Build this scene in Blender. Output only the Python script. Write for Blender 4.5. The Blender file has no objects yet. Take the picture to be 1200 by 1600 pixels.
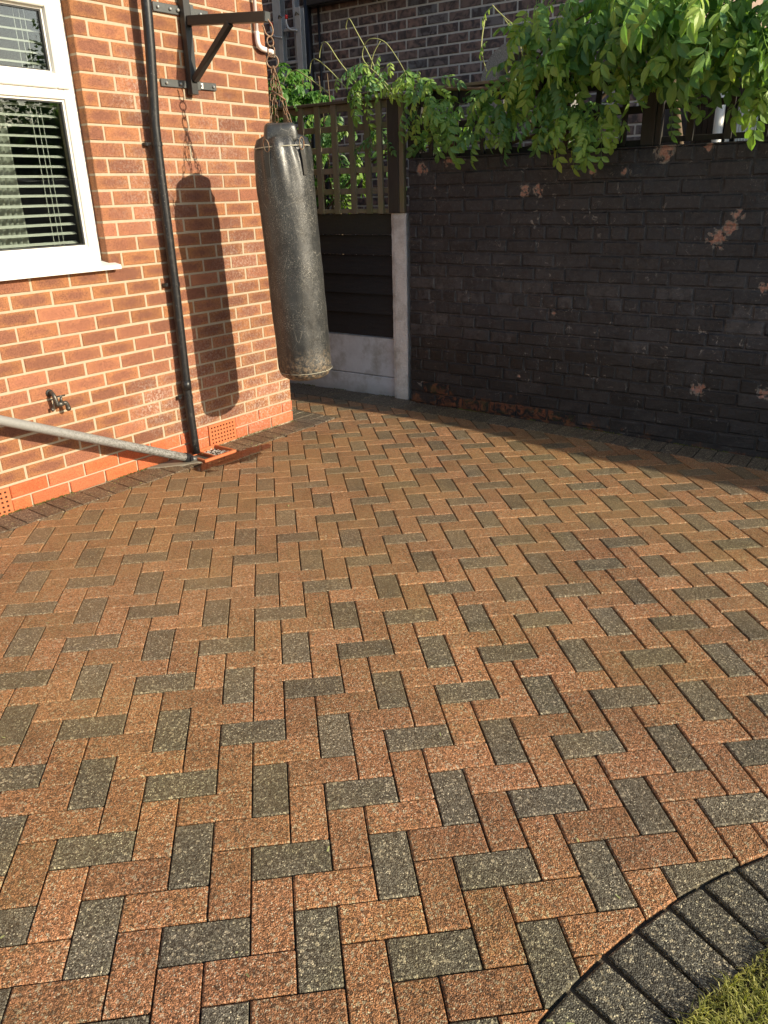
import bpy, math, random
from mathutils import Vector, Matrix, Euler, Quaternion, noise
random.seed(7)
R_ = math.radians
scene = bpy.context.scene
# ------------------------------------------------------------------ camera, sky, sun, exposure
CAM = Vector((-0.34362, -1.40639, 1.51548))
cr = Vector((0.988816, -0.147109, -0.024515)); cu = Vector((0.079079, 0.377817, 0.922497)); cf = Vector((0.126445, 0.914119, -0.385225))
FPX = 1195.13
cam = bpy.data.cameras.new('camera'); camo = bpy.data.objects.new('camera', cam); scene.collection.objects.link(camo)
m3 = Matrix((cr, cu, -cf)).transposed().to_4x4(); m3.translation = CAM; camo.matrix_world = m3
cam.sensor_fit = 'VERTICAL'; cam.sensor_height = 24.0; cam.lens = FPX / 1600 * 24.0; cam.clip_start = 0.02; cam.clip_end = 300
scene.camera = camo
world = bpy.data.worlds.new('World'); scene.world = world; world.use_nodes = True
SUN = Vector((0.7413, -0.5591, 0.3712)).normalized()
SUN_EL = math.asin(SUN.z)
wn = world.node_tree; wn.nodes.clear()
sky = wn.nodes.new('ShaderNodeTexSky'); sky.sky_type = 'NISHITA'; sky.sun_disc = False
sky.sun_elevation = SUN_EL; sky.sun_rotation = math.atan2(SUN.x, SUN.y)
bg = wn.nodes.new('ShaderNodeBackground'); bg.inputs[1].default_value = 0.125
wo = wn.nodes.new('ShaderNodeOutputWorld'); wn.links.new(sky.outputs[0], bg.inputs[0]); wn.links.new(bg.outputs[0], wo.inputs[0])
sl = bpy.data.lights.new('sun', 'SUN'); sl.energy = 4.9; sl.angle = R_(0.53); sl.color = (1.0, 0.89, 0.69)
so = bpy.data.objects.new('sun', sl); scene.collection.objects.link(so); so.rotation_mode = 'QUATERNION'
so.rotation_quaternion = SUN.to_track_quat('Z', 'Y'); so.location = (8, -6, 6)
scene.view_settings.view_transform = 'Standard'; scene.view_settings.look = 'None'
scene.view_settings.exposure = 0.5; scene.view_settings.gamma = 1.0; scene.view_settings.use_curve_mapping = False
scene.render.engine = 'CYCLES'
scene.cycles.max_bounces = 8; scene.cycles.transparent_max_bounces = 12

COL = bpy.data.collections.new('scene_objects'); scene.collection.children.link(COL)

def project(P):
    d = Vector(P) - CAM; z = d.dot(cf)
    if z < 0.05: return None
    return 600 + FPX * d.dot(cr) / z, 800 - FPX * d.dot(cu) / z
def area_px(pts):
    q = [project(p) for p in pts]
    if any(a is None for a in q): return 0
    cx = sum(a[0] for a in q) / len(q); cy = sum(a[1] for a in q) / len(q)
    if not (-30 < cx < 1230 and -30 < cy < 1630): return 0
    s = 0
    for i in range(len(q)):
        a, b = q[i], q[(i + 1) % len(q)]; s += a[0] * b[1] - b[0] * a[1]
    return abs(s) / 2

# ------------------------------------------------------------------ frames of the place
C0 = Vector((-0.24429, 3.98221, 0)); UH = Vector((-0.720119, -0.69385, 0)); NO = Vector((0.69385, -0.720119, 0))
W0 = Vector((0.685699, 4.338997, 0)); UF = Vector((0.735479, -0.677548, 0)); NF = Vector((-0.677548, -0.735479, 0))
Z = Vector((0, 0, 1))
def fmat(o, x, y):
    m = Matrix((x, y, Z)).transposed().to_4x4(); m.translation = o; return m
MH = fmat(C0, UH, NO)            # house frame: (u along wall to the left, e out of the wall, z)
MW = fmat(W0, UF, -NF)           # garden wall frame: (u to the right, y away from the camera, z)
ID = Matrix.Identity(4)
def HP(u, e, z): return C0 + UH * u + NO * e + Z * z
def WP(u, e, z): return W0 + UF * u + NF * e + Z * z

# gentle fall of the paved ground
GA = (-0.016585, 0.0127815, -0.0014035, 0.0043413, -0.0028507)
def zg(x, y):
    x = max(-4.0, min(4.0, x)); Y = max(-3.0, min(6.0, y)) - 1.5
    a, b, c, d, e = GA
    return a * x + b * Y + c * x * x + d * x * Y + e * Y * Y
WQ = (0.0276393, -0.0019004, -0.0001676, -0.005746, 0.0289292, -0.0060086)
def warp(x, y):
    X = x / 2; Y = (y - 1) / 2; w = WQ
    return x + w[0] * X * X + w[1] * X * Y + w[2] * Y * Y, y + w[3] * X * X + w[4] * X * Y + w[5] * Y * Y

# ------------------------------------------------------------------ mesh builder
class MB:
    def __init__(s): s.v = []; s.f = []; s.t = []; s.lc = []; s.mi = []
    def add(s, vs, fs, tone=0.0, lc=None, mi=0):
        n = len(s.v); s.v += [tuple(v) for v in vs]; s.lc += (lc if lc else [(0, 0, 0)] * len(vs))
        for f in fs: s.f.append([i + n for i in f]); s.t.append(tone); s.mi.append(mi)
    def box(s, x0, x1, y0, y1, z0, z1, tone=0.0, M=None, mi=0):
        vs = [Vector((x, y, z)) for z in (z0, z1) for y in (y0, y1) for x in (x0, x1)]
        if M: vs = [M @ v for v in vs]
        s.add(vs, [(0, 2, 3, 1), (4, 5, 7, 6), (0, 1, 5, 4), (2, 6, 7, 3), (0, 4, 6, 2), (1, 3, 7, 5)], tone, mi=mi)
    def bev(s, x0, x1, y0, y1, z0, z1, c=.004, tone=0.0, M=None):
        """box with chamfered edges (each corner cut)"""
        vs = []; idx = {}
        X = (x0, x1); Y = (y0, y1); ZZ = (z0, z1)
        for i in (0, 1):
            for j in (0, 1):
                for k in (0, 1):
                    sx, sy, sz = (1, -1)[i], (1, -1)[j], (1, -1)[k]
                    b = Vector((X[i], Y[j], ZZ[k]))
                    for a, o in enumerate(((0, sy * c, sz * c), (sx * c, 0, sz * c), (sx * c, sy * c, 0))):
                        idx[(i, j, k, a)] = len(vs); vs.append(b + Vector(o))
        g = idx.get; F = []
        for i in (0, 1):
            q = [g((i, j, k, 0)) for j, k in ((0, 0), (1, 0), (1, 1), (0, 1))]; F.append(q if i else q[::-1])
            q = [g((j, i, k, 1)) for j, k in ((0, 0), (1, 0), (1, 1), (0, 1))]; F.append(q[::-1] if i else q)
            q = [g((j, k, i, 2)) for j, k in ((0, 0), (1, 0), (1, 1), (0, 1))]; F.append(q if i else q[::-1])
        for a in (0, 1):
            for b in (0, 1):
                F.append([g((0, a, b, 1)), g((1, a, b, 1)), g((1, a, b, 2)), g((0, a, b, 2))])
                F.append([g((a, 0, b, 0)), g((a, 1, b, 0)), g((a, 1, b, 2)), g((a, 0, b, 2))])
                F.append([g((a, b, 0, 0)), g((a, b, 1, 0)), g((a, b, 1, 1)), g((a, b, 0, 1))])
        for i in (0, 1):
            for j in (0, 1):
                for k in (0, 1): F.append([g((i, j, k, 0)), g((i, j, k, 1)), g((i, j, k, 2))])
        if M: vs = [M @ v for v in vs]
        s.add(vs, F, tone)
    def tube(s, pts, r, n=8, caps=True, tone=0.0, closed=False, flat=1.0):
        pts = [Vector(p) for p in pts]; rs = r if isinstance(r, (list, tuple)) else [r] * len(pts)
        vs = []; N = len(pts); up = None
        for i, p in enumerate(pts):
            if closed: t = pts[(i + 1) % N] - pts[i - 1]
            else: t = pts[min(i + 1, N - 1)] - pts[max(i - 1, 0)]
            t.normalize()
            if up is None:
                up = Vector((0, 0, 1)) if abs(t.z) < .9 else Vector((0, 1, 0))
            up = (up - t * up.dot(t)).normalized(); sd = t.cross(up)
            for k in range(n):
                a = 2 * math.pi * k / n; vs.append(p + up * math.cos(a) * rs[i] + sd * math.sin(a) * rs[i] * flat)
        fs = []
        for i in range(N if closed else N - 1):
            for k in range(n):
                a = i * n + k; b = i * n + (k + 1) % n; c = ((i + 1) % N) * n + (k + 1) % n; d = ((i + 1) % N) * n + k
                fs.append((a, b, c, d))
        if caps and not closed:
            fs.append(tuple(range(n))[::-1]); fs.append(tuple(range((N - 1) * n, N * n)))
        s.add(vs, fs, tone)
    def prism(s, poly, ztop, depth, ch=.003, tone=0.0, dz=None):
        """poly counter-clockwise world xy; ztop(x,y)"""
        n = len(poly); cx = sum(p[0] for p in poly) / n; cy = sum(p[1] for p in poly) / n
        ins = []
        for x, y in poly:
            d = math.hypot(x - cx, y - cy) + 1e-6; k = min(.4, ch * 1.4 / d); ins.append((x + (cx - x) * k, y + (cy - y) * k))
        vs = [Vector((x, y, ztop(x, y))) for x, y in ins] + [Vector((x, y, ztop(x, y) - ch)) for x, y in poly] + [Vector((x, y, ztop(x, y) - depth)) for x, y in poly]
        fs = [tuple(range(n))]
        for k in range(n):
            j = (k + 1) % n; fs += [(n + k, n + j, j, k), (2 * n + k, 2 * n + j, n + j, n + k)]
        s.add(vs, fs, tone)
    def mesh(s, name, mats, smooth=False):
        me = bpy.data.meshes.new(name); me.from_pydata(s.v, [], s.f)
        for m in (mats if isinstance(mats, (list, tuple)) else [mats]): me.materials.append(m)
        a = me.attributes.new('tone', 'FLOAT', 'FACE'); a.data.foreach_set('value', s.t)
        b = me.attributes.new('lc', 'FLOAT_VECTOR', 'POINT'); b.data.foreach_set('vector', [c for v in s.lc for c in v])
        if any(s.mi): me.polygons.foreach_set('material_index', s.mi)
        if smooth: me.polygons.foreach_set('use_smooth', [True] * len(me.polygons))
        me.update(); return me
    def build(s, name, mats, parent=None, smooth=False, kind=None):
        return put(name, s.mesh(name, mats, smooth), parent, kind=kind)

def put(name, me, parent=None, M=None, kind=None):
    o = bpy.data.objects.new(name, me); COL.objects.link(o)
    if parent: o.parent = parent
    if M is not None: o.matrix_local = M
    if kind: o['kind'] = kind
    return o
def thing(name, label, cat, M=ID, loc=(0, 0, 0), group=None):
    o = bpy.data.objects.new(name, None); COL.objects.link(o); o.empty_display_size = .1
    o.matrix_world = M @ Matrix.Translation(loc); o['label'] = label; o['category'] = cat
    if group: o['group'] = group
    return o
def tag(o, label, cat, group=None):
    o['label'] = label; o['category'] = cat
    if group: o['group'] = group
    return o

# ------------------------------------------------------------------ materials
class NT:
    def __init__(s, name):
        s.m = bpy.data.materials.new(name); s.m.use_nodes = True; s.t = s.m.node_tree; s.t.nodes.clear()
        s.out = s.t.nodes.new('ShaderNodeOutputMaterial'); s.b = s.n('ShaderNodeBsdfPrincipled'); s.l(s.b.outputs[0], s.out.inputs[0])
        s.pos = s.n('ShaderNodeNewGeometry').outputs['Position']
    def n(s, t, **k):
        x = s.t.nodes.new(t)
        for a, b in k.items(): setattr(x, a, b)
        return x
    def l(s, a, b): s.t.links.new(a, b)
    def set(s, sock, v):
        if hasattr(v, 'links'): s.l(v, sock)
        else: sock.default_value = v
    def noise(s, sc, det=3, rough=.55, vec=None, out=0, dist=0):
        x = s.n('ShaderNodeTexNoise'); x.inputs['Scale'].default_value = sc; x.inputs['Detail'].default_value = det
        x.inputs['Roughness'].default_value = rough; x.inputs['Distortion'].default_value = dist; s.l(vec or s.pos, x.inputs['Vector']); return x.outputs[out]
    def voro(s, sc, out='Color', feat='F1', vec=None, rnd=1.0):
        x = s.n('ShaderNodeTexVoronoi'); x.feature = feat; x.inputs['Scale'].default_value = sc; x.inputs['Randomness'].default_value = rnd; s.l(vec or s.pos, x.inputs['Vector']); return x.outputs[out]
    def math(s, op, a, b=0.0, c=None, clamp=False):
        x = s.n('ShaderNodeMath', operation=op, use_clamp=clamp); s.set(x.inputs[0], a); s.set(x.inputs[1], b)
        if c is not None: s.set(x.inputs[2], c)
        return x.outputs[0]
    def rng(s, v, a, b, c=0.0, d=1.0, smooth=False):
        x = s.n('ShaderNodeMapRange'); x.clamp = True
        if smooth: x.interpolation_type = 'SMOOTHSTEP'
        s.set(x.inputs[0], v)
        for i, k in enumerate((a, b, c, d)): s.set(x.inputs[i + 1], k)
        return x.outputs[0]
    def mix(s, f, a, b, mode='MIX'):
        x = s.n('ShaderNodeMix', data_type='RGBA', blend_type=mode); s.set(x.inputs[0], f)
        for i, v in ((6, a), (7, b)):
            if isinstance(v, tuple): v = v if len(v) == 4 else (*v, 1)
            s.set(x.inputs[i], v)
        return x.outputs[2]
    def ramp(s, f, stops, interp='LINEAR'):
        x = s.n('ShaderNodeValToRGB'); x.color_ramp.interpolation = interp; e = x.color_ramp.elements
        while len(e) < len(stops): e.new(.5)
        for k, (p, c) in zip(e, stops): k.position = p; k.color = (*c, 1)
        s.set(x.inputs[0], f); return x.outputs[0]
    def sep(s, v, i):
        x = s.n('ShaderNodeSeparateXYZ'); s.l(v, x.inputs[0]); return x.outputs[i]
    def attr(s, n, out='Fac'):
        x = s.n('ShaderNodeAttribute', attribute_name=n); return x.outputs[out]
    def rand(s):
        """per-piece random: object random plus the 'tone' stored on joined pieces"""
        r = s.n('ShaderNodeObjectInfo').outputs['Random']
        return s.math('FRACT', s.math('ADD', r, s.attr('tone')))
    def bump(s, h, st=.4, dist=.002, chain=None):
        x = s.n('ShaderNodeBump'); x.inputs['Strength'].default_value = st; x.inputs['Distance'].default_value = dist
        s.l(h, x.inputs['Height'])
        if chain: s.l(chain, x.inputs['Normal'])
        return x.outputs[0]
    def fin(s, col, rough=.7, normal=None, metal=0.0, spec=.5, **k):
        if isinstance(col, tuple): col = (*col, 1) if len(col) == 3 else col
        s.set(s.b.inputs['Base Color'], col); s.set(s.b.inputs['Roughness'], rough); s.set(s.b.inputs['Metallic'], metal)
        s.set(s.b.inputs['Specular IOR Level'], spec)
        if normal: s.l(normal, s.b.inputs['Normal'])
        for a, b in k.items(): s.set(s.b.inputs[a.replace('_', ' ')], b)
        return s.m
    def ball(s, cen, r, soft, nz, amp):
        """0..1 mask round a world point, ragged by noise nz"""
        x = s.n('ShaderNodeVectorMath', operation='DISTANCE'); s.l(s.pos, x.inputs[0]); x.inputs[1].default_value = cen
        d = s.math('ADD', x.outputs['Value'], s.math('MULTIPLY', s.math('SUBTRACT', nz, .5), amp))
        return s.rng(d, r - soft, r + soft, 1.0, 0.0)

def m_paver(name, base, spread, dirt, dk_=1.0):
    t = NT(name); r = t.rand()
    c = t.voro(360); ck = t.sep(c, 0); c2 = t.voro(150); fine = t.noise(420, 2)
    dk = tuple(x * .16 for x in base); lt = tuple(min(.8, x * 1.9 + .03) for x in base); pale = (.62, .54, .40)
    col = t.ramp(ck, [(0, dk), (.16, tuple(x * .4 for x in base)), (.30, tuple(x * .8 for x in base)), (.62, tuple(x * 1.25 for x in base)), (.88, lt), (.955, lt), (.965, pale)], 'LINEAR')
    col = t.mix(t.rng(t.sep(c2, 1), .82, .93, 0, .8), col, tuple(x * .22 for x in base))
    col = t.mix(t.rng(t.sep(c2, 2), .90, .96, 0, .6), col, (.55, .46, .33))
    tone = t.rng(r, 0, 1, 1 - spread, 1 + spread)
    x = t.n('ShaderNodeVectorMath', operation='SCALE'); t.l(col, x.inputs[0]); t.l(tone, x.inputs['Scale']); col = x.outputs[0]
    r2 = t.math('FRACT', t.math('MULTIPLY', r, 7.31))
    col = t.mix(t.rng(r2, .25, 1, 0, .55), col, dirt, 'MIX') if False else t.mix(t.math('MULTIPLY', t.rng(r2, .3, 1, 0, .5), t.rng(t.noise(26, 3), .35, .65)), col, t.mix(1.0, col, dirt, 'MULTIPLY'))
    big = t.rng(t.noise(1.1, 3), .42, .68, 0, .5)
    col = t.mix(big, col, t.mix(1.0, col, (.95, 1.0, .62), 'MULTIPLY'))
    dust = t.math('MULTIPLY', t.rng(t.sep(t.pos, 1), -.7, 1.7, .05, .72 * dk_), t.rng(t.noise(2.3, 4, .6), .3, .7, .25, 1.0))  # dust tint plus pale low-sun sheen painted in, stronger farther back
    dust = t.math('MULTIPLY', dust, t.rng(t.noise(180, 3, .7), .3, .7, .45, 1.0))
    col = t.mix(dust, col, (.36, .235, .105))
    stain = t.rng(t.noise(3.4, 5, .65, dist=.5), .50, .64, 0, .38); col = t.mix(stain, col, t.mix(1.0, col, (.52, .56, .55), 'MULTIPLY'))
    # silt washed toward the drain by the house
    silt = t.ball((-.75, 2.7, .02), 1.1, .8, t.noise(2.2, 3), .8)
    col = t.mix(t.math('MULTIPLY', silt, t.rng(t.noise(60, 3), .3, .7, .12, .42)), col, (.26, .135, .06))
    h = t.math('ADD', t.math('MULTIPLY', t.voro(300, 'Distance'), -1.0), t.math('MULTIPLY', fine, .35))
    h = t.math('ADD', h, t.math('MULTIPLY', t.voro(95, 'Distance'), -.8))
    nb = t.bump(h, .8, .0035)
    rg = t.rng(t.sep(c, 1), 0, 1, .34, .80)
    return t.fin(col, rg, nb, spec=.45)
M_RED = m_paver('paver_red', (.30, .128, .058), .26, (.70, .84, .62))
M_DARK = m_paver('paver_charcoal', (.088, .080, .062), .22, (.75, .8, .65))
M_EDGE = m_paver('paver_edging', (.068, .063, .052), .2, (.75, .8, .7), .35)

def m_brick(name, core, rim, white=True, orange=False):
    t = NT(name); r = t.rand(); lc = t.attr('lc', 'Vector'); nz = t.noise(24, 4)
    x = t.n('ShaderNodeVectorMath', operation='LENGTH'); t.l(lc, x.inputs[0])
    d = t.math('ADD', x.outputs['Value'], t.math('MULTIPLY', t.math('SUBTRACT', nz, .5), 1.5))
    r2 = t.math('FRACT', t.math('MULTIPLY', r, 5.7)); r3 = t.math('FRACT', t.math('MULTIPLY', r, 13.3))
    f = t.rng(d, t.rng(r2, 0, 1, .1, .9), t.rng(r2, 0, 1, 1.0, 1.5))
    col = t.mix(f, core, rim)
    col = t.mix(t.rng(r3, .55, 1, 0, .6), col, tuple(a * .55 + b * .45 for a, b in zip(rim, (.40, .15, .11))))
    gr = t.voro(330); col = t.mix(.5, col, t.ramp(t.sep(gr, 0), [(0, (.1, .09, .09)), (.35, (.5, .5, .5)), (1, (.85, .85, .82))]), 'OVERLAY')
    tone = t.rng(r, 0, 1, .84, 1.14); s_ = t.n('ShaderNodeVectorMath', operation='SCALE'); t.l(col, s_.inputs[0]); t.l(tone, s_.inputs['Scale']); col = s_.outputs[0]
    if white:   # lime bloom blotches
        nz2 = t.noise(16, 5, .7); g = None
        for (u, z, rr, k) in [(.30, .20, .24, .85), (.07, .27, .12, 1.2), (1.13, .40, .12, 1.0), (1.15, .395, .035, 1.6), (.72, .5, .22, .5), (.45, 1.8, .18, .55), (.36, 1.15, .16, .6), (.95, 1.6, .2, .55), (.85, .25, .2, .7), (.38, .6, .3, .45), (.98, 2.05, .13, .6), (.95, 1.45, .10, .6)]:
            b = t.math('MULTIPLY', t.ball(tuple(HP(u, 0, z)), rr, rr * .75, nz2, .25), k); g = b if g is None else t.math('MAXIMUM', g, b)
        g = t.math('MULTIPLY', g, t.rng(t.noise(75, 4, .7), .46, .70), clamp=True)
        col = t.mix(t.math('MULTIPLY', g, .72, clamp=True), col, (.56, .49, .41))
        col = t.mix(t.rng(t.sep(t.pos, 2), .02, .09, .25, 0), col, (.10, .11, .04))
    h = t.math('ADD', t.noise(260, 3), t.math('MULTIPLY', t.noise(30, 3), .6))
    return t.fin(col, .85, t.bump(h, .55, .003), spec=.3)
M_BRICK = m_brick('rustic_brick', (.19, .078, .047), (.30, .128, .054))
M_PLINTH = m_brick('plinth_brick', (.48, .110, .042), (.52, .128, .050))
M_NBRICK = None
def m_nbrick():
    t = NT('neighbour_brick'); r = t.rand(); r2 = t.math('FRACT', t.math('MULTIPLY', r, 9.1))
    col = t.ramp(r2, [(0, (.20, .145, .135)), (.3, (.26, .165, .145)), (.6, (.22, .155, .14)), (.8, (.17, .17, .185)), (1, (.30, .195, .16))])
    col = t.mix(t.rng(t.noise(14, 4, dist=1), .4, .62), col, (.07, .058, .062)); col = t.mix(t.rng(t.noise(40, 5, .7), .55, .75, 0, .5), col, (.26, .22, .2))
    return t.fin(col, .8, t.bump(t.noise(90, 4), .5, .004), spec=.3)
M_NBRICK = m_nbrick()
def m_simple(name, col, rough=.6, metal=0.0, nsc=None, var=.25, bump=.2, bd=.002, spec=.5, **k):
    t = NT(name); c = (*col, 1)
    if nsc:
        c = t.mix(t.noise(nsc, 4), tuple(x * (1 - var) for x in col), tuple(min(1, x * (1 + var)) for x in col))
        return t.fin(c, rough, t.bump(t.noise(nsc * 2.5, 4), bump, bd), metal, spec, **k)
    return t.fin(c, rough, None, metal, spec, **k)
M_MORTAR = m_simple('cream_mortar', (.41, .335, .235), .9, nsc=60, var=.18, bump=.5)
M_NMORTAR = m_simple('grey_mortar', (.54, .52, .50), .9, nsc=40, var=.2, bump=.5)
M_UPVC = m_simple('white_upvc', (.80, .78, .72), .35, nsc=5, var=.04, bump=.02)
M_GASKET = m_simple('black_gasket', (.02, .02, .022), .5)
M_BLIND = m_simple('blind_slat', (.80, .79, .74), .45)
M_CURT = m_simple('curtain_cloth', (.42, .42, .38), .9, nsc=20, var=.1)
M_ROOM = m_simple('room_paint', (.10, .10, .105), .9, nsc=1.2, var=.5)
M_PIPEB = None
def m_pipe():
    t = NT('black_pipe'); sp = t.voro(60, 'Distance'); n_ = t.noise(110, 3)
    f = t.math('MULTIPLY', t.rng(sp, .0, .17, 1, 0), t.rng(t.noise(9, 3), .45, .65)); z = t.sep(t.pos, 2)
    col = t.mix(f, (.012, .012, .013), (.30, .28, .25)); col = t.mix(t.rng(t.noise(35, 5, .7), .56, .72, 0, .35), col, (.13, .12, .10))
    return t.fin(col, t.rng(n_, .3, .7, .28, .5), t.bump(n_, .1, .001), spec=.5)
M_PIPEB = m_pipe()
M_WPIPE = m_simple('white_pipe', (.80, .70, .66), .35)
M_STEEL = m_simple('black_painted_steel', (.035, .033, .03), .42, nsc=80, var=.25, bump=.15, bd=.001)
M_STEELG = m_simple('weathered_steel_plate', (.085, .088, .085), .45, .3, nsc=60, var=.3, bump=.2, bd=.001)
M_BOLT = m_simple('zinc_bolt', (.55, .54, .5), .35, .9)
def m_rust():
    t = NT('rusty_chain'); f = t.rng(t.noise(120, 4), .42, .6)
    return t.fin(t.mix(f, (.20, .165, .12), (.23, .10, .045)), .55, t.bump(t.noise(300, 2), .4, .001), metal=t.rng(f, 0, 1, .7, .2))
M_CHAIN = m_rust()
def m_vinyl(name, worn=1.0):
    t = NT(name); tc = t.n('ShaderNodeTexCoord').outputs['Object']
    mp = t.n('ShaderNodeMapping'); mp.inputs['Scale'].default_value = (1, 1, .45); mp.inputs['Rotation'].default_value = (.3, .2, .4); t.l(tc, mp.inputs[0])
    z = t.sep(tc, 2)
    spk = t.rng(t.noise(150, 5, .8, tc), .575, .62); spk2 = t.rng(t.noise(420, 2, .6, tc), .60, .68)
    zone = t.rng(t.noise(5.5, 3, .6, tc), .36, .62)
    crk = t.voro(17, 'Distance', 'DISTANCE_TO_EDGE', mp.outputs[0]); w = t.noise(9, 4, .7, tc)
    crack = t.math('MULTIPLY', t.rng(t.math('ADD', crk, t.math('MULTIPLY', t.math('SUBTRACT', w, .5), .03)), 0, .006, 1, 0), t.rng(t.noise(8, 2, .5, tc), .50, .60))
    sc = t.math('MAXIMUM', t.math('MULTIPLY', t.math('MAXIMUM', spk, spk2), zone), crack)
    base = t.mix(t.rng(t.noise(4, 4, .6, tc), .35, .7), (.015, .016, .017), (.036, .037, .036))
    col = t.mix(t.math('MULTIPLY', sc, .75 * worn, clamp=True), base, (.40, .375, .32))
    low = t.rng(z, .02, .20, 1, 0)
    col = t.mix(t.math('MULTIPLY', low, t.rng(t.noise(45, 5, .75, tc), .47, .62)), col, (.30, .22, .14))
    wr = t.noise(26, 5, .62, mp.outputs[0], dist=.6)
    nb = t.bump(wr, .30, .007); nb = t.bump(t.math('ADD', t.noise(160, 3, .6, tc), sc), .2, .001, nb)
    return t.fin(col, t.rng(t.noise(30, 4, .6, tc), .3, .7, .30, .50), nb, spec=.7)
M_VINYL = m_vinyl('worn_black_vinyl'); M_VINYL2 = m_vinyl('grubby_vinyl_flap', .8)
M_WEB = m_simple('webbing_strap', (.045, .042, .036), .8, nsc=200, var=.4, bump=.6)
M_PIPING = m_simple('cream_piping', (.36, .34, .26), .6)
def m_blackwall(bare_low=True):
    t = NT('flaking_black_paint'); r = t.rand()
    n1 = t.noise(7, 5, .6); n2 = t.noise(34, 5, .7); n3 = t.noise(3.1, 3)
    col = t.mix(t.rng(n1, .35, .7), (.0095, .0112, .0155), (.024, .0275, .0345))
    col = t.mix(t.rng(r, .5, 1, 0, .5), col, (.036, .037, .043)); col = t.mix(t.rng(n2, .47, .70, 0, .6), col, (.068, .067, .071))
    z = t.sep(t.pos, 2)
    r5 = t.math('FRACT', t.math('MULTIPLY', r, 5.3)); pm = t.math('MULTIPLY', t.math('MULTIPLY', t.rng(r5, .55, .8, 0, .85), t.rng(z, 1.25, .8)), t.rng(t.noise(19, 5, .7), .40, .56)); col = t.mix(pm, col, (.070, .071, .077))
    zz = t.math('ADD', z, t.math('MULTIPLY', t.math('SUBTRACT', t.noise(6, 4, .7), .5), .5))
    wet = t.rng(zz, .45, .62, 1, 0)
    col = t.mix(t.math('MULTIPLY', wet, .66), col, (.006, .006, .0065))
    # grey scuffs and lime flecks
    fl = t.math('MULTIPLY', t.rng(t.noise(130, 4, .78), .62, .70), t.rng(n3, .33, .55)); col = t.mix(t.math('MULTIPLY', fl, .7), col, (.30, .29, .27))
    st = t.math('MULTIPLY', t.rng(t.noise(21, 6, .8, dist=.8), .60, .645), t.rng(t.noise(2.6, 3), .44, .58)); col = t.mix(t.math('MULTIPLY', st, .7), col, (.34, .32, .29))
    nzs = t.math('ADD', t.math('MULTIPLY', t.sep(t.voro(44), 0), .42), t.math('MULTIPLY', t.noise(30, 5, .75, dist=.8), .62)); chip = None; rim = None
    for (u, zc, rr) in [(.975, 1.502, .034), (.886, 1.504, .032), (2.10, 1.225, .055), (2.15, 1.285, .04), (2.19, 1.355, .03), (1.751, 1.695, .055), (1.99, 1.71, .03), (.10, 1.66, .035), (.13, 1.64, .025), (2.10, .348, .04), (2.476, .37, .04), (2.39, .96, .035), (1.131, .754, .017), (.898, .305, .016), (.316, 1.70, .03), (.36, 1.70, .018), (1.33, 1.60, .02), (1.52, 1.6, .018), (.21, 1.54, .012)]:
        cpos = tuple(WP(u, 0, zc)); b = t.ball(cpos, rr * .70, .002, nzs, rr * 2.1); g = t.ball(cpos, rr * .92, .005, nzs, rr * 2.4)
        chip = b if chip is None else t.math('MAXIMUM', chip, b); rim = g if rim is None else t.math('MAXIMUM', rim, g)
    col = t.mix(t.math('MULTIPLY', rim, .6), col, (.33, .29, .25)); col = t.mix(chip, col, t.mix(t.rng(t.noise(70, 4, .7), .35, .65), (.24, .10, .07), (.44, .27, .21)))
    if bare_low:
        lw = t.n('ShaderNodeVectorMath', operation='DISTANCE'); t.l(t.pos, lw.inputs[0]); lw.inputs[1].default_value = tuple(WP(.35, 0, 0)); low = t.math('MULTIPLY', t.rng(t.math('ADD', zz, t.rng(lw.outputs['Value'], .3, 1.6, .02, .14)), .08, .12, 1, 0), t.rng(t.noise(14, 4, .7), .46, .58)); col = t.mix(low, col, t.mix(t.noise(30, 3), (.06, .035, .02), (.20, .075, .03)))
    h = t.math('ADD', t.math('ADD', t.noise(55, 5, .65), t.math('MULTIPLY', t.noise(11, 3, .6), 1.6)), t.math('MULTIPLY', chip, -.6)); h = t.math('ADD', h, t.math('MULTIPLY', t.noise(240, 2), .3))
    return t.fin(col, t.rng(n2, .3, .7, .42, .7), t.bump(h, .7, .007), spec=.5)
M_BWALL = m_blackwall()
def m_bare():
    t = NT('bare_damp_brick'); col = t.mix(t.rng(t.noise(22, 4), .35, .65), (.075, .035, .022), (.19, .07, .035)); r = t.rand()
    col = t.mix(t.rng(t.noise(17, 5, .7, dist=.7), .46, .54), col, (.016, .016, .018)); col = t.mix(t.rng(t.noise(45, 5, .8), .60, .68, 0, .6), col, (.24, .20, .13)); col = t.mix(t.rng(t.noise(9, 3), .5, .7, 0, .4), col, (.06, .07, .02))
    return t.fin(col, .8, t.bump(t.noise(50, 5, .7), .9, .012), spec=.3)
M_BARE = m_bare()
def m_wood(name, a, b, green, gz=(1.3, 1.5), gamt=.6):
    t = NT(name); mp = t.n('ShaderNodeMapping'); mp.inputs['Scale'].default_value = (1, 1, .12); t.l(t.pos, mp.inputs[0])
    g = t.noise(60, 4, .6, mp.outputs[0]); r = t.rand()
    col = t.mix(g, a, b); col = t.mix(t.math('MULTIPLY', t.rng(t.noise(7, 4, .7), .42, .62), gamt), col, green)
    s_ = t.n('ShaderNodeVectorMath', operation='SCALE'); t.l(col, s_.inputs[0]); t.l(t.rng(r, 0, 1, .75, 1.25), s_.inputs['Scale'])
    return t.fin(s_.outputs[0], .8, t.bump(g, .5, .003), spec=.3)
M_TREL = m_wood('mossy_trellis_wood', (.16, .13, .092), (.27, .225, .155), (.21, .21, .08))
M_TRELD = m_wood('dark_trellis_wood', (.024, .021, .021), (.055, .048, .044), (.07, .07, .04), gamt=.25)
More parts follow.
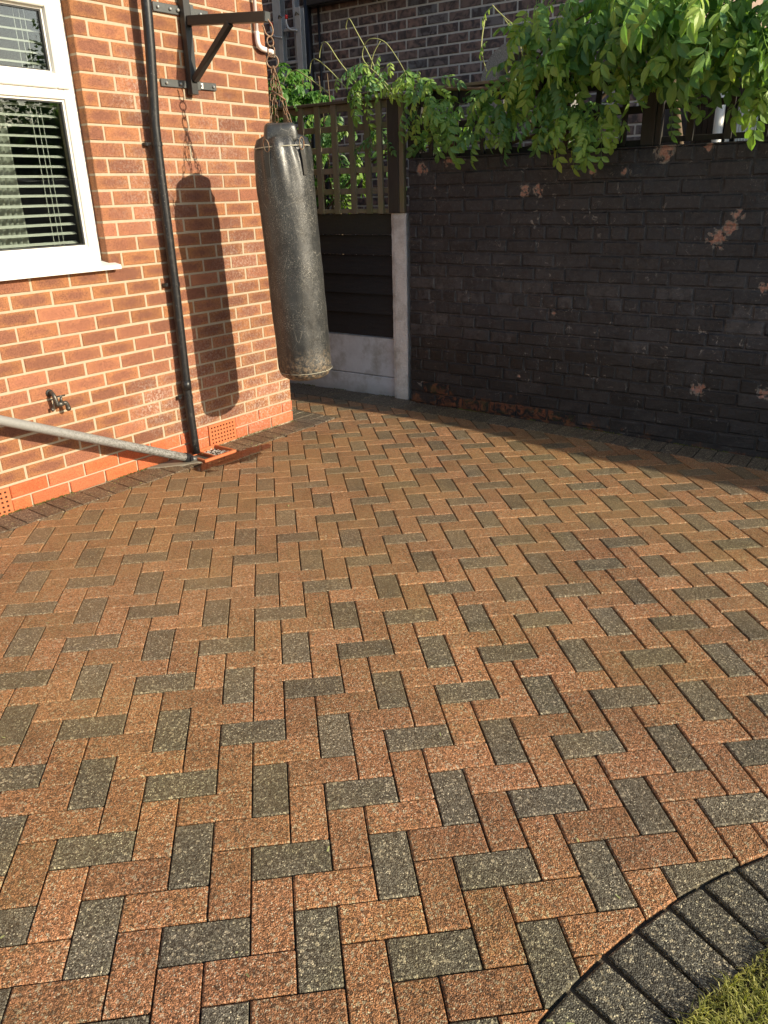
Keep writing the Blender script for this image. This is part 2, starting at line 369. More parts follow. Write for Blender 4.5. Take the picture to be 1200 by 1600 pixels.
M_POSTW = m_wood('dark_post_wood', (.028, .024, .021), (.065, .056, .048), (.06, .055, .032), gamt=.3)
M_CAPW = m_wood('weathered_rail_wood', (.11, .085, .06), (.19, .155, .11), (.10, .11, .05), gamt=.4)
def m_board():
    t = NT('black_stained_board'); mp = t.n('ShaderNodeMapping'); mp.inputs['Rotation'].default_value = (0, 0, .74); t.l(t.pos, mp.inputs[0])
    m2 = t.n('ShaderNodeMapping'); m2.inputs['Scale'].default_value = (.12, 1, 1); t.l(mp.outputs[0], m2.inputs[0])
    g = t.noise(70, 4, .6, m2.outputs[0]); col = t.mix(g, (.010, .010, .011), (.032, .031, .031))
    z = t.math('ADD', t.sep(t.pos, 2), t.math('MULTIPLY', t.noise(12, 4), .25))
    col = t.mix(t.rng(z, 1.22, 1.55, 0, .55), col, (.055, .052, .022)); col = t.mix(t.rng(t.noise(210, 2), .68, .74, 0, .5), col, (.2, .19, .17))
    return t.fin(col, .6, t.bump(g, .4, .003), spec=.4)
M_BOARD = m_board()
def m_conc(name, a, b, sc, bump, bd, stain=None):
    t = NT(name); n_ = t.noise(sc, 5, .7); col = t.mix(t.rng(n_, .3, .7), a, b)
    if stain: col = t.mix(t.math('MULTIPLY', t.rng(t.noise(5, 5, .7), .48, .68), .55), col, stain)
    col = t.mix(t.rng(t.sep(t.pos, 2), .03, .1, .35, 0), col, (.12, .12, .08))
    return t.fin(col, .85, t.bump(t.noise(sc * .8, 4, .65), bump, bd), spec=.3)
M_GRAVELB = m_conc('smooth_painted_concrete', (.54, .55, .57), (.66, .67, .69), 9, .1, .002, (.20, .17, .11))
M_POSTC = m_conc('rough_painted_concrete', (.66, .66, .64), (.86, .85, .82), 110, 1.0, .009, (.26, .22, .17))
M_PEBBLE = m_conc('pebbledash', (.14, .13, .12), (.48, .45, .42), 150, 1.0, .008)
M_ALU = m_simple('dull_aluminium', (.42, .45, .48), .45, .25, nsc=30, var=.2, bump=.1)
M_REDP = m_simple('red_plastic', (.6, .03, .035), .4)
M_GUTTER = m_simple('black_plastic', (.012, .012, .015), .4)
M_TERRA = m_simple('terracotta', (.48, .14, .05), .7, nsc=50, var=.2, bump=.2)
M_HOLE = m_simple('dark_cavity', (.01, .009, .008), .9)
M_BRASS = m_simple('weathered_brass', (.11, .10, .085), .42, .7, nsc=90, var=.4, bump=.3)
def m_pole():
    t = NT('dirty_grey_plastic'); f = t.rng(t.noise(90, 5, .8, dist=.5), .46, .56); x = t.rng(t.sep(t.pos, 0), -1.7, -1.1)
    col = t.mix(t.math('MULTIPLY', f, x), (.27, .265, .25), (.11, .10, .09)); return t.fin(col, .55, t.bump(t.noise(70, 4), .3, .002), spec=.4)
M_POLE = m_pole()
M_CHIPS = m_simple('pale_stone_chips', (.50, .47, .42), .7, nsc=90, var=.5, bump=.4)
M_MORTAR2 = m_simple('grimy_mortar', (.20, .17, .125), .9, nsc=60, var=.3, bump=.5)
M_SAND = m_simple('jointing_sand', (.060, .048, .032), .95, nsc=120, var=.5, bump=.6)
M_SOIL = m_simple('soil', (.055, .042, .03), .95, nsc=40, var=.4, bump=.8)
def m_green(name, stops, rough=.45, trans=.35, spec=.45):
    t = NT(name); r = t.rand(); n_ = t.noise(14, 3)
    col = t.ramp(t.math('ADD', t.math('MULTIPLY', r, .75), t.math('MULTIPLY', n_, .25)), stops)
    mth = t.fin(col, rough, None, spec=spec)
    tr = t.n('ShaderNodeBsdfTranslucent'); t.l(t.mix(1.0, col, (1.5, 1.7, .6), 'MULTIPLY'), tr.inputs[0])
    mx = t.n('ShaderNodeMixShader'); mx.inputs[0].default_value = trans; t.l(t.b.outputs[0], mx.inputs[1]); t.l(tr.outputs[0], mx.inputs[2]); t.l(mx.outputs[0], t.out.inputs[0])
    return mth
M_LEAF = m_green('wisteria_leaf', [(0, (.070, .160, .070)), (.35, (.12, .25, .080)), (.7, (.21, .36, .085)), (1, (.33, .44, .10))])
M_YOUNG = m_green('young_leaf', [(0, (.17, .32, .06)), (1, (.36, .46, .10))])
M_BUSH = m_green('shrub_leaf', [(0, (.05, .15, .03)), (.6, (.12, .26, .05)), (1, (.22, .36, .08))])
M_STEM = m_simple('woody_stem', (.14, .095, .055), .8, nsc=60, var=.3, bump=.5)
M_TENDRIL = m_simple('pale_tendril', (.34, .36, .14), .6)
M_SEED = m_simple('faded_flower', (.30, .25, .20), .8)
M_GRASS = m_green('grass_blade', [(0, (.09, .10, .03)), (.35, (.22, .23, .05)), (.7, (.42, .40, .10)), (1, (.62, .56, .26))], .6, .3)
M_MOSS = m_green('moss', [(0, (.07, .09, .015)), (1, (.17, .18, .04))], .9, .1)
M_TREE = m_green('tree_leaf', [(0, (.03, .07, .02)), (1, (.09, .16, .04))])
M_RENDER = m_simple('pinkish_brick_gable', (.30, .22, .17), .85, nsc=18, var=.25, bump=.4)
M_SHED = m_wood('brown_shed_board', (.03, .022, .016), (.07, .05, .035), (.05, .04, .03), gamt=.2)
def m_glass():
    t = NT('window_glass'); t.t.nodes.remove(t.b)
    fr = t.n('ShaderNodeFresnel'); fr.inputs[0].default_value = 1.75; tp = t.n('ShaderNodeBsdfTransparent'); tp.inputs[0].default_value = (.82, .86, .84, 1)
    gl = t.n('ShaderNodeBsdfGlossy'); gl.inputs['Roughness'].default_value = .004; mx = t.n('ShaderNodeMixShader')
    t.l(fr.outputs[0], mx.inputs[0]); t.l(tp.outputs[0], mx.inputs[1]); t.l(gl.outputs[0], mx.inputs[2]); t.l(mx.outputs[0], t.out.inputs[0]); return t.m
M_GLASS = m_glass()
def m_water():
    t = NT('standing_water'); t.t.nodes.remove(t.b)
    fr = t.n('ShaderNodeFresnel'); fr.inputs[0].default_value = 1.27; tp = t.n('ShaderNodeBsdfTransparent'); tp.inputs[0].default_value = (.92, .84, .74, 1)
    gl = t.n('ShaderNodeBsdfGlossy'); gl.inputs['Roughness'].default_value = .012; mx = t.n('ShaderNodeMixShader')
    b = t.bump(t.noise(30, 2), .03, .002); t.l(b, gl.inputs['Normal'])
    t.l(fr.outputs[0], mx.inputs[0]); t.l(tp.outputs[0], mx.inputs[1]); t.l(gl.outputs[0], mx.inputs[2]); t.l(mx.outputs[0], t.out.inputs[0]); return t.m
M_WATER = m_water()

# ------------------------------------------------------------------ ground
mb = MB(); N = 60; ext = [-60 + 0 * i for i in range(1)]
xs = [-60, -25, -10] + [-5 + 10 * i / 40 for i in range(41)] + [10, 25, 60]; ys = [-60, -25, -8] + [-3 + 10 * i / 40 for i in range(41)] + [12, 25, 60]
vs = [(x, y, zg(x, y) - .03) for y in ys for x in xs]; n = len(xs)
mb.add(vs, [(j * n + i, j * n + i + 1, (j + 1) * n + i + 1, (j + 1) * n + i) for j in range(len(ys) - 1) for i in range(n - 1)])
mb.build('ground', M_SOIL, smooth=True, kind='structure')

# driveway bed with its paving blocks
mb = MB(); xs = [-4.5 + .25 * i for i in range(41)]; ys = [-2.4 + .25 * i for i in range(38)]; n = len(xs)
mb.add([(x, y, zg(x, y) - .0125) for y in ys for x in xs], [(j * n + i, j * n + i + 1, (j + 1) * n + i + 1, (j + 1) * n + i) for j in range(len(ys) - 1) for i in range(n - 1)])
# circle of the edging by the lawn
def circ(a, b, c):
    ax, ay = a; bx, by = b; cx, cy = c; d = 2 * (ax * (by - cy) + bx * (cy - ay) + cx * (ay - by))
    ux = ((ax * ax + ay * ay) * (by - cy) + (bx * bx + by * by) * (cy - ay) + (cx * cx + cy * cy) * (ay - by)) / d
    uy = ((ax * ax + ay * ay) * (cx - bx) + (bx * bx + by * by) * (ax - cx) + (cx * cx + cy * cy) * (bx - ax)) / d
    return ux, uy, math.hypot(ax - ux, ay - uy)
LX, LY, LR = circ((.093, -.423), (.412, -.240), (.789, -.112))
# cut the bed away under the lawn
mb.f = [f for f in mb.f if math.hypot(sum(mb.v[i][0] for i in f) / 4 - LX, sum(mb.v[i][1] for i in f) / 4 - LY) > LR - .3]
mb.t = [0] * len(mb.f); mb.mi = [0] * len(mb.f)
drive = mb.build('driveway', M_SAND, smooth=True, kind='structure')

def clip(poly, nx, ny, d):
    """keep nx*x+ny*y>=d"""
    out = []
    for i in range(len(poly)):
        a, b = poly[i], poly[(i + 1) % len(poly)]; fa = nx * a[0] + ny * a[1] - d; fb = nx * b[0] + ny * b[1] - d
        if fa >= 0: out.append(a)
        if (fa >= 0) != (fb >= 0):
            k = fa / (fa - fb); out.append((a[0] + (b[0] - a[0]) * k, a[1] + (b[1] - a[1]) * k))
    return out
def parea(p):
    return sum(p[i][0] * p[(i + 1) % len(p)][1] - p[(i + 1) % len(p)][0] * p[i][1] for i in range(len(p))) / 2
HB = .222; HU = -.238; WB = .235
def hu(x, y): d = Vector((x, y, 0)) - C0; return d.dot(UH), d.dot(NO)
def we(x, y): return (Vector((x, y, 0)) - W0).dot(NF)
full = []; cutp = []
for i in range(-42, 46):
    for j in range(-62, 14):
        d = i - j
        if d % 4 == 0: w, h = 2, 1; dark = (i + d // 4) % 3 == 0
        elif d % 4 == 3: w, h = 1, 2; dark = (i + (d - 3) // 4) % 3 == 0
        else: continue
        rr = random.random()
        
        lat = [(i * .1, -j * .1), (i * .1, -(j + h) * .1), ((i + w) * .1, -(j + h) * .1), ((i + w) * .1, -j * .1)]
        cx, cy = (i + w / 2) * .1, -(j + h / 2) * .1
        wc = warp(cx, cy)
        if not (-4.2 < wc[0] < 4.8 and -2.2 < wc[1] < 6.3): continue
        if we(*wc) < .05: continue
        g = .0022
        lat = [(x + g * (1 if x < cx else -1), y + g * (1 if y < cy else -1)) for x, y in lat]
        P = [warp(*q) for q in lat]
        u_e = [hu(*q) for q in P]; wl = [we(*q) for q in P]; cd = [math.hypot(q[0] - LX, q[1] - LY) for q in P]
        inh = [(a > HU and b < HB) for a, b in u_e]
        if all(inh): continue
        ctr_in = (hu(*wc)[0] > HU and hu(*wc)[1] < HB)
        touch = any(inh) or ctr_in or min(wl) < WB or min(cd) < LR + .004
        if not touch:
            full.append((wc, w, dark, P)); continue
        pieces = [P]
        if any(inh) or ctr_in:
            kN = NO.x * C0.x + NO.y * C0.y; kU = UH.x * C0.x + UH.y * C0.y
            a = clip(clip(P, UH.x, UH.y, kU + HU), NO.x, NO.y, kN + HB); b = clip(P, -UH.x, -UH.y, -(kU + HU))
            pieces = [a, b]
        for q in pieces:
            if len(q) < 3: continue
            q = clip(q, NF.x, NF.y, NF.x * W0.x + NF.y * W0.y + WB)
            if len(q) < 3: continue
            if min(math.hypot(a[0] - LX, a[1] - LY) for a in q) < LR + .004:
                cx_ = sum(a[0] for a in q) / len(q) - LX; cy_ = sum(a[1] for a in q) / len(q) - LY; m = math.hypot(cx_, cy_)
                nx, ny = cx_ / m, cy_ / m; q = clip(q, nx, ny, nx * LX + ny * LY + LR + .005)
            if len(q) >= 3 and abs(parea(q)) > .0006: cutp.append((q if parea(q) > 0 else q[::-1], dark))
# shared meshes for whole blocks (0.2 x 0.1, top at z=0)
def block_mesh(mat, k):
    mb = MB(); rnd = random.Random(k); e = .0022; a, b = .1 - e, .05 - e
    poly = []
    for sx, sy in ((-1, -1), (1, -1), (1, 1), (-1, 1)):
        c = .0012 + .0025 * rnd.random() ** 2
        p1 = (sx * (a - c), sy * b); p2 = (sx * a, sy * (b - c)); poly += [p2, p1] if sx * sy < 0 else [p1, p2]
    if parea(poly) < 0: poly = poly[::-1]
    # order by angle
    poly.sort(key=lambda q: math.atan2(q[1], q[0]))
    tilt = [(rnd.random() - .5) * .012, (rnd.random() - .5) * .012]
    mb.prism(poly, lambda x, y: x * tilt[0] + y * tilt[1], .045, .0035)
    return mb.mesh('paving_block', mat)
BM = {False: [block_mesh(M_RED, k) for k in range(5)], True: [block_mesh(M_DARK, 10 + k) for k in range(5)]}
scored = []
for t in full:
    P3 = [(x, y, zg(x, y)) for x, y in t[3]]; scored.append((area_px(P3), t, 'f'))
for q, dk in cutp:
    scored.append((area_px([(x, y, zg(x, y)) for x, y in q]), (q, dk), 'c'))
scored.sort(key=lambda s: -s[0])
rest = {False: MB(), True: MB()}
def gnorm(x, y):
    e = .05; return Vector((-(zg(x + e, y) - zg(x - e, y)) / (2 * e), -(zg(x, y + e) - zg(x, y - e)) / (2 * e), 1)).normalized()
for idx, (ar, t, k) in enumerate(scored):
    jz = random.uniform(-.0013, .0013)
    if k == 'f':
        (x, y), w, dk, P = t
        if idx < 300:
            ax = Vector(((P[2][0] + P[3][0] - P[0][0] - P[1][0]) / 2, (P[2][1] + P[3][1] - P[0][1] - P[1][1]) / 2, 0)) if w == 2 else Vector(((P[1][0] + P[2][0] - P[0][0] - P[3][0]) / 2, (P[1][1] + P[2][1] - P[0][1] - P[3][1]) / 2, 0))
            nz = gnorm(x, y); ax = (ax - nz * ax.dot(nz)).normalized(); ay = nz.cross(ax)
            if random.random() < .5: ax, ay = -ax, -ay
            M = Matrix((ax, ay, nz)).transposed().to_4x4(); M.translation = (x, y, zg(x, y) + jz)
            put('paving_block', random.choice(BM[dk]), drive, M)
        else:
            rest[dk].prism(P, lambda a, b: zg(a, b) + jz, .03, .0035, random.random())
    else:
        q, dk = t
        if idx < 300:
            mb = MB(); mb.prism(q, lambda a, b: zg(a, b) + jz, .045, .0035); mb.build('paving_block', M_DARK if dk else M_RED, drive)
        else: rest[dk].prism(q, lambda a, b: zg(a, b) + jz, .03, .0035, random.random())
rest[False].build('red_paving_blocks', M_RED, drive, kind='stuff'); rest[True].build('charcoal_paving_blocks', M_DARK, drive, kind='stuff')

# edging blocks: round the house, along the fence and wall, round the lawn
def rect(M, a0, a1, b0, b1):
    q = [M @ Vector((a, b, 0)) for a, b in ((a0, b0), (a1, b0), (a1, b1), (a0, b1))]; q = [(v.x, v.y) for v in q]
    return q if parea(q) > 0 else q[::-1]
edg = []
kk = 0
u = HU + .002
u = .0
while u < 3.6:     # front run
    q = rect(MH, u + .002, u + .0995, .014, HB - .003)
    if not (.70 < u < 1.02): edg.append(q)
    elif u > .93: edg.append(rect(MH, u + .002, u + .0995, .16, HB - .003))
    u += .1015
# mitred corner pieces
u = -.1015 * 1
for a0 in (-.1015, -.203):
    q = rect(MH, a0 + .002, a0 + .0995, HU, HB - .003); kk = 1
    # keep e > -u*... diagonal from the corner (0,0) to (HU,HB)
    n1 = (NO * -HU + UH * HB); dd = n1.x * C0.x + n1.y * C0.y
    q = clip(q, n1.x, n1.y, dd + .0006)
    if len(q) >= 3: edg.append(q if parea(q) > 0 else q[::-1])
e = .2
while e > -2.6:
    q = rect(MH, HU + .003, -.010, e - .0995, e - .002)
    n1 = -(NO * -HU + UH * HB); dd = n1.x * C0.x + n1.y * C0.y
    q = clip(q, n1.x, n1.y, dd + .0006)
    if len(q) >= 3 and abs(parea(q)) > .001: edg.append(q if parea(q) > 0 else q[::-1])
    e -= .1015
u = -2.6
while u < 4.6:
    sk = .0
    edg.append(rect(MW, u + .002, u + .0995, -WB + .003, (-.012 if u > -.02 else .045)))
    u += .1015
da = .1015 / (LR - .2); th0 = math.atan2(-.423 - LY, .093 - LX)
lawn_edge = []
for k in range(-7, 16):
    th = th0 - (k + .33) * da; er = Vector((math.cos(th), math.sin(th), 0)); et = Vector((er.y, -er.x, 0))
    c = Vector((LX, LY, 0)); q = []
    r0, r1 = LR - .2 + random.uniform(-.003, .003), LR - .002 + random.uniform(-.003, .002); tw = random.uniform(-.012, .012)
    for r, s in ((r0, -1), (r1, -1), (r1, 1), (r0, 1)):
        p = c + er * r + et * (s * .0485 + (r - LR + .1) * tw); q.append((p.x, p.y))
    edg.append(q if parea(q) > 0 else q[::-1])
sc = sorted(edg, key=lambda q: -area_px([(x, y, zg(x, y)) for x, y in q])); er_ = MB()
for k, q in enumerate(sc):
    jz = random.uniform(-.001, .0015) + .001
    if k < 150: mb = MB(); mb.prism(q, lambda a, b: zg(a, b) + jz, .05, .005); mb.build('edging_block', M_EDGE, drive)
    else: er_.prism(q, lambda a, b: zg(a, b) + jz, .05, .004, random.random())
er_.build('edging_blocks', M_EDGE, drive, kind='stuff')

# water film in the low spot by the drain
mb = MB(); G = 90; vs = {}; st = .02
def inwater(u, e):
    a = math.hypot((u - .80) / .29, (e - .315) / .12); n_ = noise.noise(Vector((u * 5, e * 7, 0))) * .55 + noise.noise(Vector((u * 17, e * 17, 3))) * .14
    b = 9; c = 9
    return a + n_ < .95 or b + n_ < .75 or c + n_ < .9
for a in range(-10, 110):
    for b in range(0, 60):
        u, e = a * st, b * st * .8
        if e < .012 or (.735 < u < .99 and e < .215): continue
        if all(inwater(u + p * st, e + q * st * .8) for p in (0, 1) for q in (0, 1)):
            ids = []
            for p, q in ((0, 0), (1, 0), (1, 1), (0, 1)):
                k = (a + p, b + q)
                if k not in vs: w = HP(u + p * st, e + q * st * .8, 0); vs[k] = len(mb.v); mb.add([(w.x, w.y, zg(w.x, w.y) + .0028)], [])
                ids.append(vs[k])
            mb.f.append(ids); mb.t.append(0); mb.mi.append(0)
mb.build('puddle', M_WATER, smooth=True, kind='structure')

# lawn in the corner
lawn = MB(); pts = []
rl = LR - .205
for k in range(40): a = math.pi * 2 * k / 40; pts.append((LX + rl * math.cos(a), LY + rl * math.sin(a)))
lawn.prism(pts, lambda x, y: zg(x, y) + .004, .05, .01)
lawn.build('lawn', M_SOIL, kind='structure')
gr = MB()
for k in range(26000):
    a = th0 - random.uniform(-.35, .95); r = rl + .012 - abs(random.gauss(0, .16)) if random.random() < .75 else rl - random.uniform(0, .8)
    x, y = LX + r * math.cos(a), LY + r * math.sin(a); L = random.uniform(.012, .058) * (.7 + .6 * noise.noise(Vector((x * 14, y * 14, 0)))); dr = random.uniform(0, 6.28); ln = random.uniform(.3, 1.6)
    d = Vector((math.cos(dr), math.sin(dr), 0)); s = Vector((-d.y, d.x, 0)) * random.uniform(.0007, .0015); p = Vector((x, y, zg(x, y) + .004))
    m = p + d * L * ln * .35 + Z * L * .65; t_ = p + d * L * ln + Z * L * max(.15, 1 - ln * .5)
    gr.add([p - s, p + s, m + s, m - s, t_], [(0, 1, 2, 3), (3, 2, 4)], random.random())
gr.build('grass', M_GRASS, kind='stuff')
# scattered litter on the paving
lt = MB()
for k in range(260):
    x, y = random.uniform(-2.4, 2.4), random.uniform(-.6, 4.4)
    if random.random() < .45: w = HP(random.uniform(0, 2.6), random.uniform(.02, .3), 0); x, y = w.x, w.y
    if we(x, y) < .02 or (hu(x, y)[0] > 0 and hu(x, y)[1] < .015) or math.hypot(x - LX, y - LY) < LR - .2: continue
    p = Vector((x, y, zg(x, y) + .0025)); a = random.uniform(0, 6.28); d = Vector((math.cos(a), math.sin(a), random.uniform(0, .25))) * random.uniform(.004, .016); q = Vector((-math.sin(a), math.cos(a), random.uniform(-.1, .3))) * random.uniform(.0008, .003)
    lt.add([p - q, p + q, p + d + q * .6, p + d - q * .6], [(0, 1, 2, 3)], random.random())
lt.build('leaf_litter', M_TENDRIL, kind='stuff')
# moss line at the foot of the house wall
ms = MB()
for k in range(2600):
    u = random.uniform(-.0, 2.6); e = random.uniform(.0, .016) + (random.random() < .15) * .01
    if noise.noise(Vector((u * 4, 0, 1))) + .35 < random.random() * .9: continue
    p = HP(u, e, 0); p.z = zg(p.x, p.y) - .002; L = random.uniform(.004, .011); d = Vector((random.uniform(-1, 1), random.uniform(-1, 1), 1.1)).normalized() * L; s = Vector((random.uniform(-1, 1), random.uniform(-1, 1), 0)).normalized() * .003
    ms.add([p - s, p + s, p + d + s * .5, p + d - s * .5], [(0, 1, 2, 3)], random.random())
for k in range(1500):
    u = random.uniform(-1.2, 2.6); p = WP(u, random.uniform(0, .02) if u > 0 else random.uniform(-.06, -.04), 0); p.z = zg(p.x, p.y) - .004
    L = random.uniform(.004, .012); d = Vector((random.uniform(-1, 1), random.uniform(-1, 1), 1.1)).normalized() * L; s = Vector((random.uniform(-1, 1), random.uniform(-1, 1), 0)).normalized() * .003
    if noise.noise(Vector((u * 3, 5, 1))) > 0: ms.add([p - s, p + s, p + d + s * .5, p + d - s * .5], [(0, 1, 2, 3)], random.random())
ms.build('moss', M_MOSS, kind='stuff')

# ------------------------------------------------------------------ bricks
def brick_geo(mb, w, h, d, M=None, tone=0.0, c=.004, jit=.0015, rnd=random):
    """front toward -y, centred; 9 quads"""
    y = -d / 2; vs = []; lc = []
    for yy, k in ((d / 2, 0), (y + c, 0), (y, c)):
        for sx, sz in ((-1, -1), (1, -1), (1, 1), (-1, 1)):
            j = jit if k else 0
            vs.append(Vector((sx * (w / 2 - k + rnd.uniform(-j, 0)), yy + (rnd.uniform(-j, j) if k else 0), sz * (h / 2 - k + rnd.uniform(-j, 0))))); lc.append((sx, sz, 0))
    if M: vs = [M @ v for v in vs]
    F = [(8, 9, 10, 11)]
    for k in range(4):
        j = (k + 1) % 4; F += [(4 + k, 4 + j, 8 + j, 8 + k), (k, j, 4 + j, 4 + k)]
    mb.add(vs, F, tone, lc)
_cache = {}
def brick_obj(key, w, h, d, mat, parent, M, c=.004, jit=.0015, name='brick', nvar=4):
    k = (key, round(w, 3), round(h, 3), random.randrange(nvar))
    if k not in _cache:
        mb = MB(); brick_geo(mb, w, h, d, c=c, jit=jit, rnd=random.Random(str(k))); _cache[k] = mb.mesh(name, mat)
    return put(name, _cache[k], parent, M)
def lay(items, parent, d, key, c, jit, limit=300, restname='bricks'):
    """items: (w,h,matrix local to parent, material)"""
    PM = parent.matrix_world; sc = []
    for w, h, M, mat in items:
        q = [PM @ M @ Vector((sx * w / 2, -d / 2, sz * h / 2)) for sx, sz in ((-1, -1), (1, -1), (1, 1), (-1, 1))]
        sc.append(area_px(q))
    order = sorted(range(len(items)), key=lambda i: -sc[i]); rest = {}
    for n_, i in enumerate(order):
        w, h, M, mat = items[i]
        if n_ < limit and sc[i] > 0: brick_obj(key + mat.name, w, h, d, mat, parent, M, c, jit)
        else: brick_geo(rest.setdefault(mat.name, (MB(), mat))[0], w, h, d, M, random.random(), c, jit)
    for k, (mb, mat) in rest.items(): mb.build(restname, mat, parent, kind='stuff')
R180 = Matrix.Rotation(math.pi, 4, 'Z')

# ------------------------------------------------------------------ house
CO = .0773; Z0 = .0155; SB = -.003
house = thing('brick_house', 'orange-brown brick house with a white window and red plinth courses, left side', 'house', MH)
mb = MB()
W_U0, W_U1, W_Z0, W_Z1 = 1.30, 2.75, 1.19, 2.48
mb.box(.003, W_U0 - .003, -.25, SB, -.1, 5); mb.box(W_U0 - .003, W_U1, -.25, SB, -.1, W_Z0); mb.box(W_U0 - .003, W_U1, -.25, SB, W_Z1, 5); mb.box(W_U1, 6, -.25, SB, -.1, 5)
mb.box(.003, .25, -6, -.25, -.1, 5); mb.box(.25, 6, -6, -5.8, -.1, 5); mb.box(.0, 6.2, -6.2, .2, 5.0, 5.15)
mb.build('wall_core', M_MORTAR, house)
rm = MB(); rm.box(.9, 4.2, -3.4, -3.3, .2, 2.7); rm.box(.8, .9, -3.4, -.252, .2, 2.7); rm.box(4.2, 4.3, -3.4, -.252, .2, 2.7); rm.box(.8, 4.3, -3.4, -.252, .1, .2); rm.box(.8, 4.3, -3.4, -.252, 2.7, 2.8)
rm.build('room_interior', M_ROOM, house)
items = []; AIR = [(.545, .77), (2.093, 2.318)]
D = .1
def add_row(k, joints, mat, proud, items):
    z0 = Z0 + CO * k + .005; z1 = Z0 + CO * (k + 1) - .005; edges = [0.0] + joints
    for a, b in zip(edges[:-1], edges[1:]):
        u0 = a + (.005 if a > 0 else 0); u1 = b - .005; segs = [(u0, u1)]
        if k in (0, 1):
            for x0, x1 in AIR:
                ns = []
                for s0, s1 in segs:
                    if s1 <= x0 or s0 >= x1: ns.append((s0, s1)); continue
                    if s0 < x0 - .02: ns.append((s0, x0 - .006))
                    if s1 > x1 + .02: ns.append((x1 + .006, s1))
                segs = ns
        if z1 > W_Z0 - .0 and z0 < W_Z1:
            ns = []
            for s0, s1 in segs:
                if s0 < W_U0 - .015: ns.append((s0, min(s1, W_U0)))
                if s1 > W_U1 + .015: ns.append((max(s0, W_U1), s1))
            segs = ns
        for s0, s1 in segs:
            jt = random.uniform(-.001, .001); w = round(s1 - s0 - random.choice((0, .002)), 3)
            M = Matrix.Translation(((s0 + s1) / 2, -D / 2 + proud + jt, (z0 + z1) / 2 + random.uniform(-.0008, .0008))) @ Matrix.Rotation(math.pi + random.uniform(-.004, .004), 4, 'Z') @ Matrix.Rotation(random.uniform(-.006, .006), 4, 'Y')
            items.append((w, round(z1 - z0, 3), M, mat))
for k in range(0, 46):
    j0, st = (.215, .2212) if k % 2 == 0 else (.102, .2222)
    J = [j0 + st * i + (random.uniform(-.004, .004) if i > 0 else 0) for i in range(17)]
    add_row(k, J, M_PLINTH if k < 2 else M_BRICK, .006 if k < 2 else 0, items)
lay(items, house, D, 'h', .0035, .0012)
# return wall round the corner (faces -u)
sb = MB(); sp = MB(); RX = Matrix.Rotation(math.pi / 2, 4, 'Z')
for k in range(46):
    z0 = Z0 + CO * k + .005; z1 = z0 + CO - .01; e = -.107 if k % 2 == 0 else -.215 + .11
    e = -.1075; L = [.1025] if k % 2 else []
    L += [.215] * 16
    for l in L:
        if e < -3.6: break
        pr = .006 if k < 2 else 0
        M = Matrix.Translation((D / 2 - pr, e - l / 2, (z0 + z1) / 2)) @ Matrix.Rotation(-math.pi / 2, 4, 'Z')
        brick_geo(sp if k < 2 else sb, l - .0, z1 - z0, D, M, random.random(), .0035, .0012); e -= l + .01
sb.build('side_bricks', M_BRICK, house, kind='stuff'); sp.build('side_plinth_bricks', M_PLINTH, house, kind='stuff')
# air bricks
for x0, x1 in AIR:
    mb = MB(); z0, z1 = Z0 + .006, Z0 + 2 * CO - .006; e0, e1 = .0, .010; nc, nr = 8, 5; pc = (x1 - x0) / (nc + .9); pr = (z1 - z0) / (nr + .7); hw = .0115
    cx = [x0 + pc * .95 + pc * i for i in range(nc)]; cz = [z0 + pr * .85 + pr * i for i in range(nr)]
    zb = [z0] + [v for c in cz for v in (c - hw / 2, c + hw / 2)] + [z1]
    for i in range(0, len(zb), 2): mb.box(x0, x1, e0 - .03, e1, zb[i], zb[i + 1])
    for c in cz:
        xb = [x0] + [v for q in cx for v in (q - hw / 2, q + hw / 2)] + [x1]
        for i in range(0, len(xb), 2): mb.box(xb[i], xb[i + 1], e0, e1 - .0004, c - hw / 2, c + hw / 2)
    ab = mb.build('air_brick', M_TERRA, house); hb = MB(); hb.box(x0 + .005, x1 - .005, -.02, .0008, z0 + .003, z1 - .003); hb.build('cavity', M_HOLE, ab)  # near-black plate paints the shade inside the shallow holes
# window
E0 = -.06
win = thing('tmp', '', ''); bpy.data.objects.remove(win)
fr = MB()
U1 = W_U1 - .01
fr.bev(1.301, 1.363, -.125, E0, 1.212, 2.475, .003)                    # right jamb
fr.bev(1.3632, U1, -.125, E0 - .0005, 1.212, 1.287, .003)              # bottom rail
fr.bev(1.3632, U1, -.125, E0 - .001, 1.982, 2.052, .003)               # transom
fr.bev(1.3632, U1, -.125, E0 - .001, 2.415, 2.475, .003)               # head
fr.bev(U1 + .0005, U1 + .06, -.125, E0, 1.212, 2.475, .003)
window = fr.build('window', M_UPVC, house)
sa = MB(); a0, a1, z0, z1 = 1.333, U1 - .03, 2.026, 2.435; t = .066
sa.bev(a0, a0 + t, -.11, E0 + .014, z0, z1, .005); sa.bev(a1 - t, a1, -.11, E0 + .014, z0, z1, .005)
sa.bev(a0 + t + .0003, a1 - t - .0003, -.11, E0 + .0135, z0, z0 + t, .005); sa.bev(a0 + t + .0003, a1 - t - .0003, -.11, E0 + .0135, z1 - t, z1, .005)
sa.build('sash', M_UPVC, window)
be = MB()
for (b0, b1, c0, c1) in ((a0 + t, a1 - t, z0 + t, z1 - t), (1.3635, U1, 1.2875, 1.9815)):
    w_ = .010
    for x0, x1, y0, y1 in ((b0, b0 + w_, c0, c1), (b1 - w_, b1, c0, c1), (b0 + w_, b1 - w_, c0, c0 + w_), (b0 + w_, b1 - w_, c1 - w_, c1)): be.box(x0, x1, -.098, -.074, y0, y1)
be.build('bead', M_UPVC, window)
gk = MB()
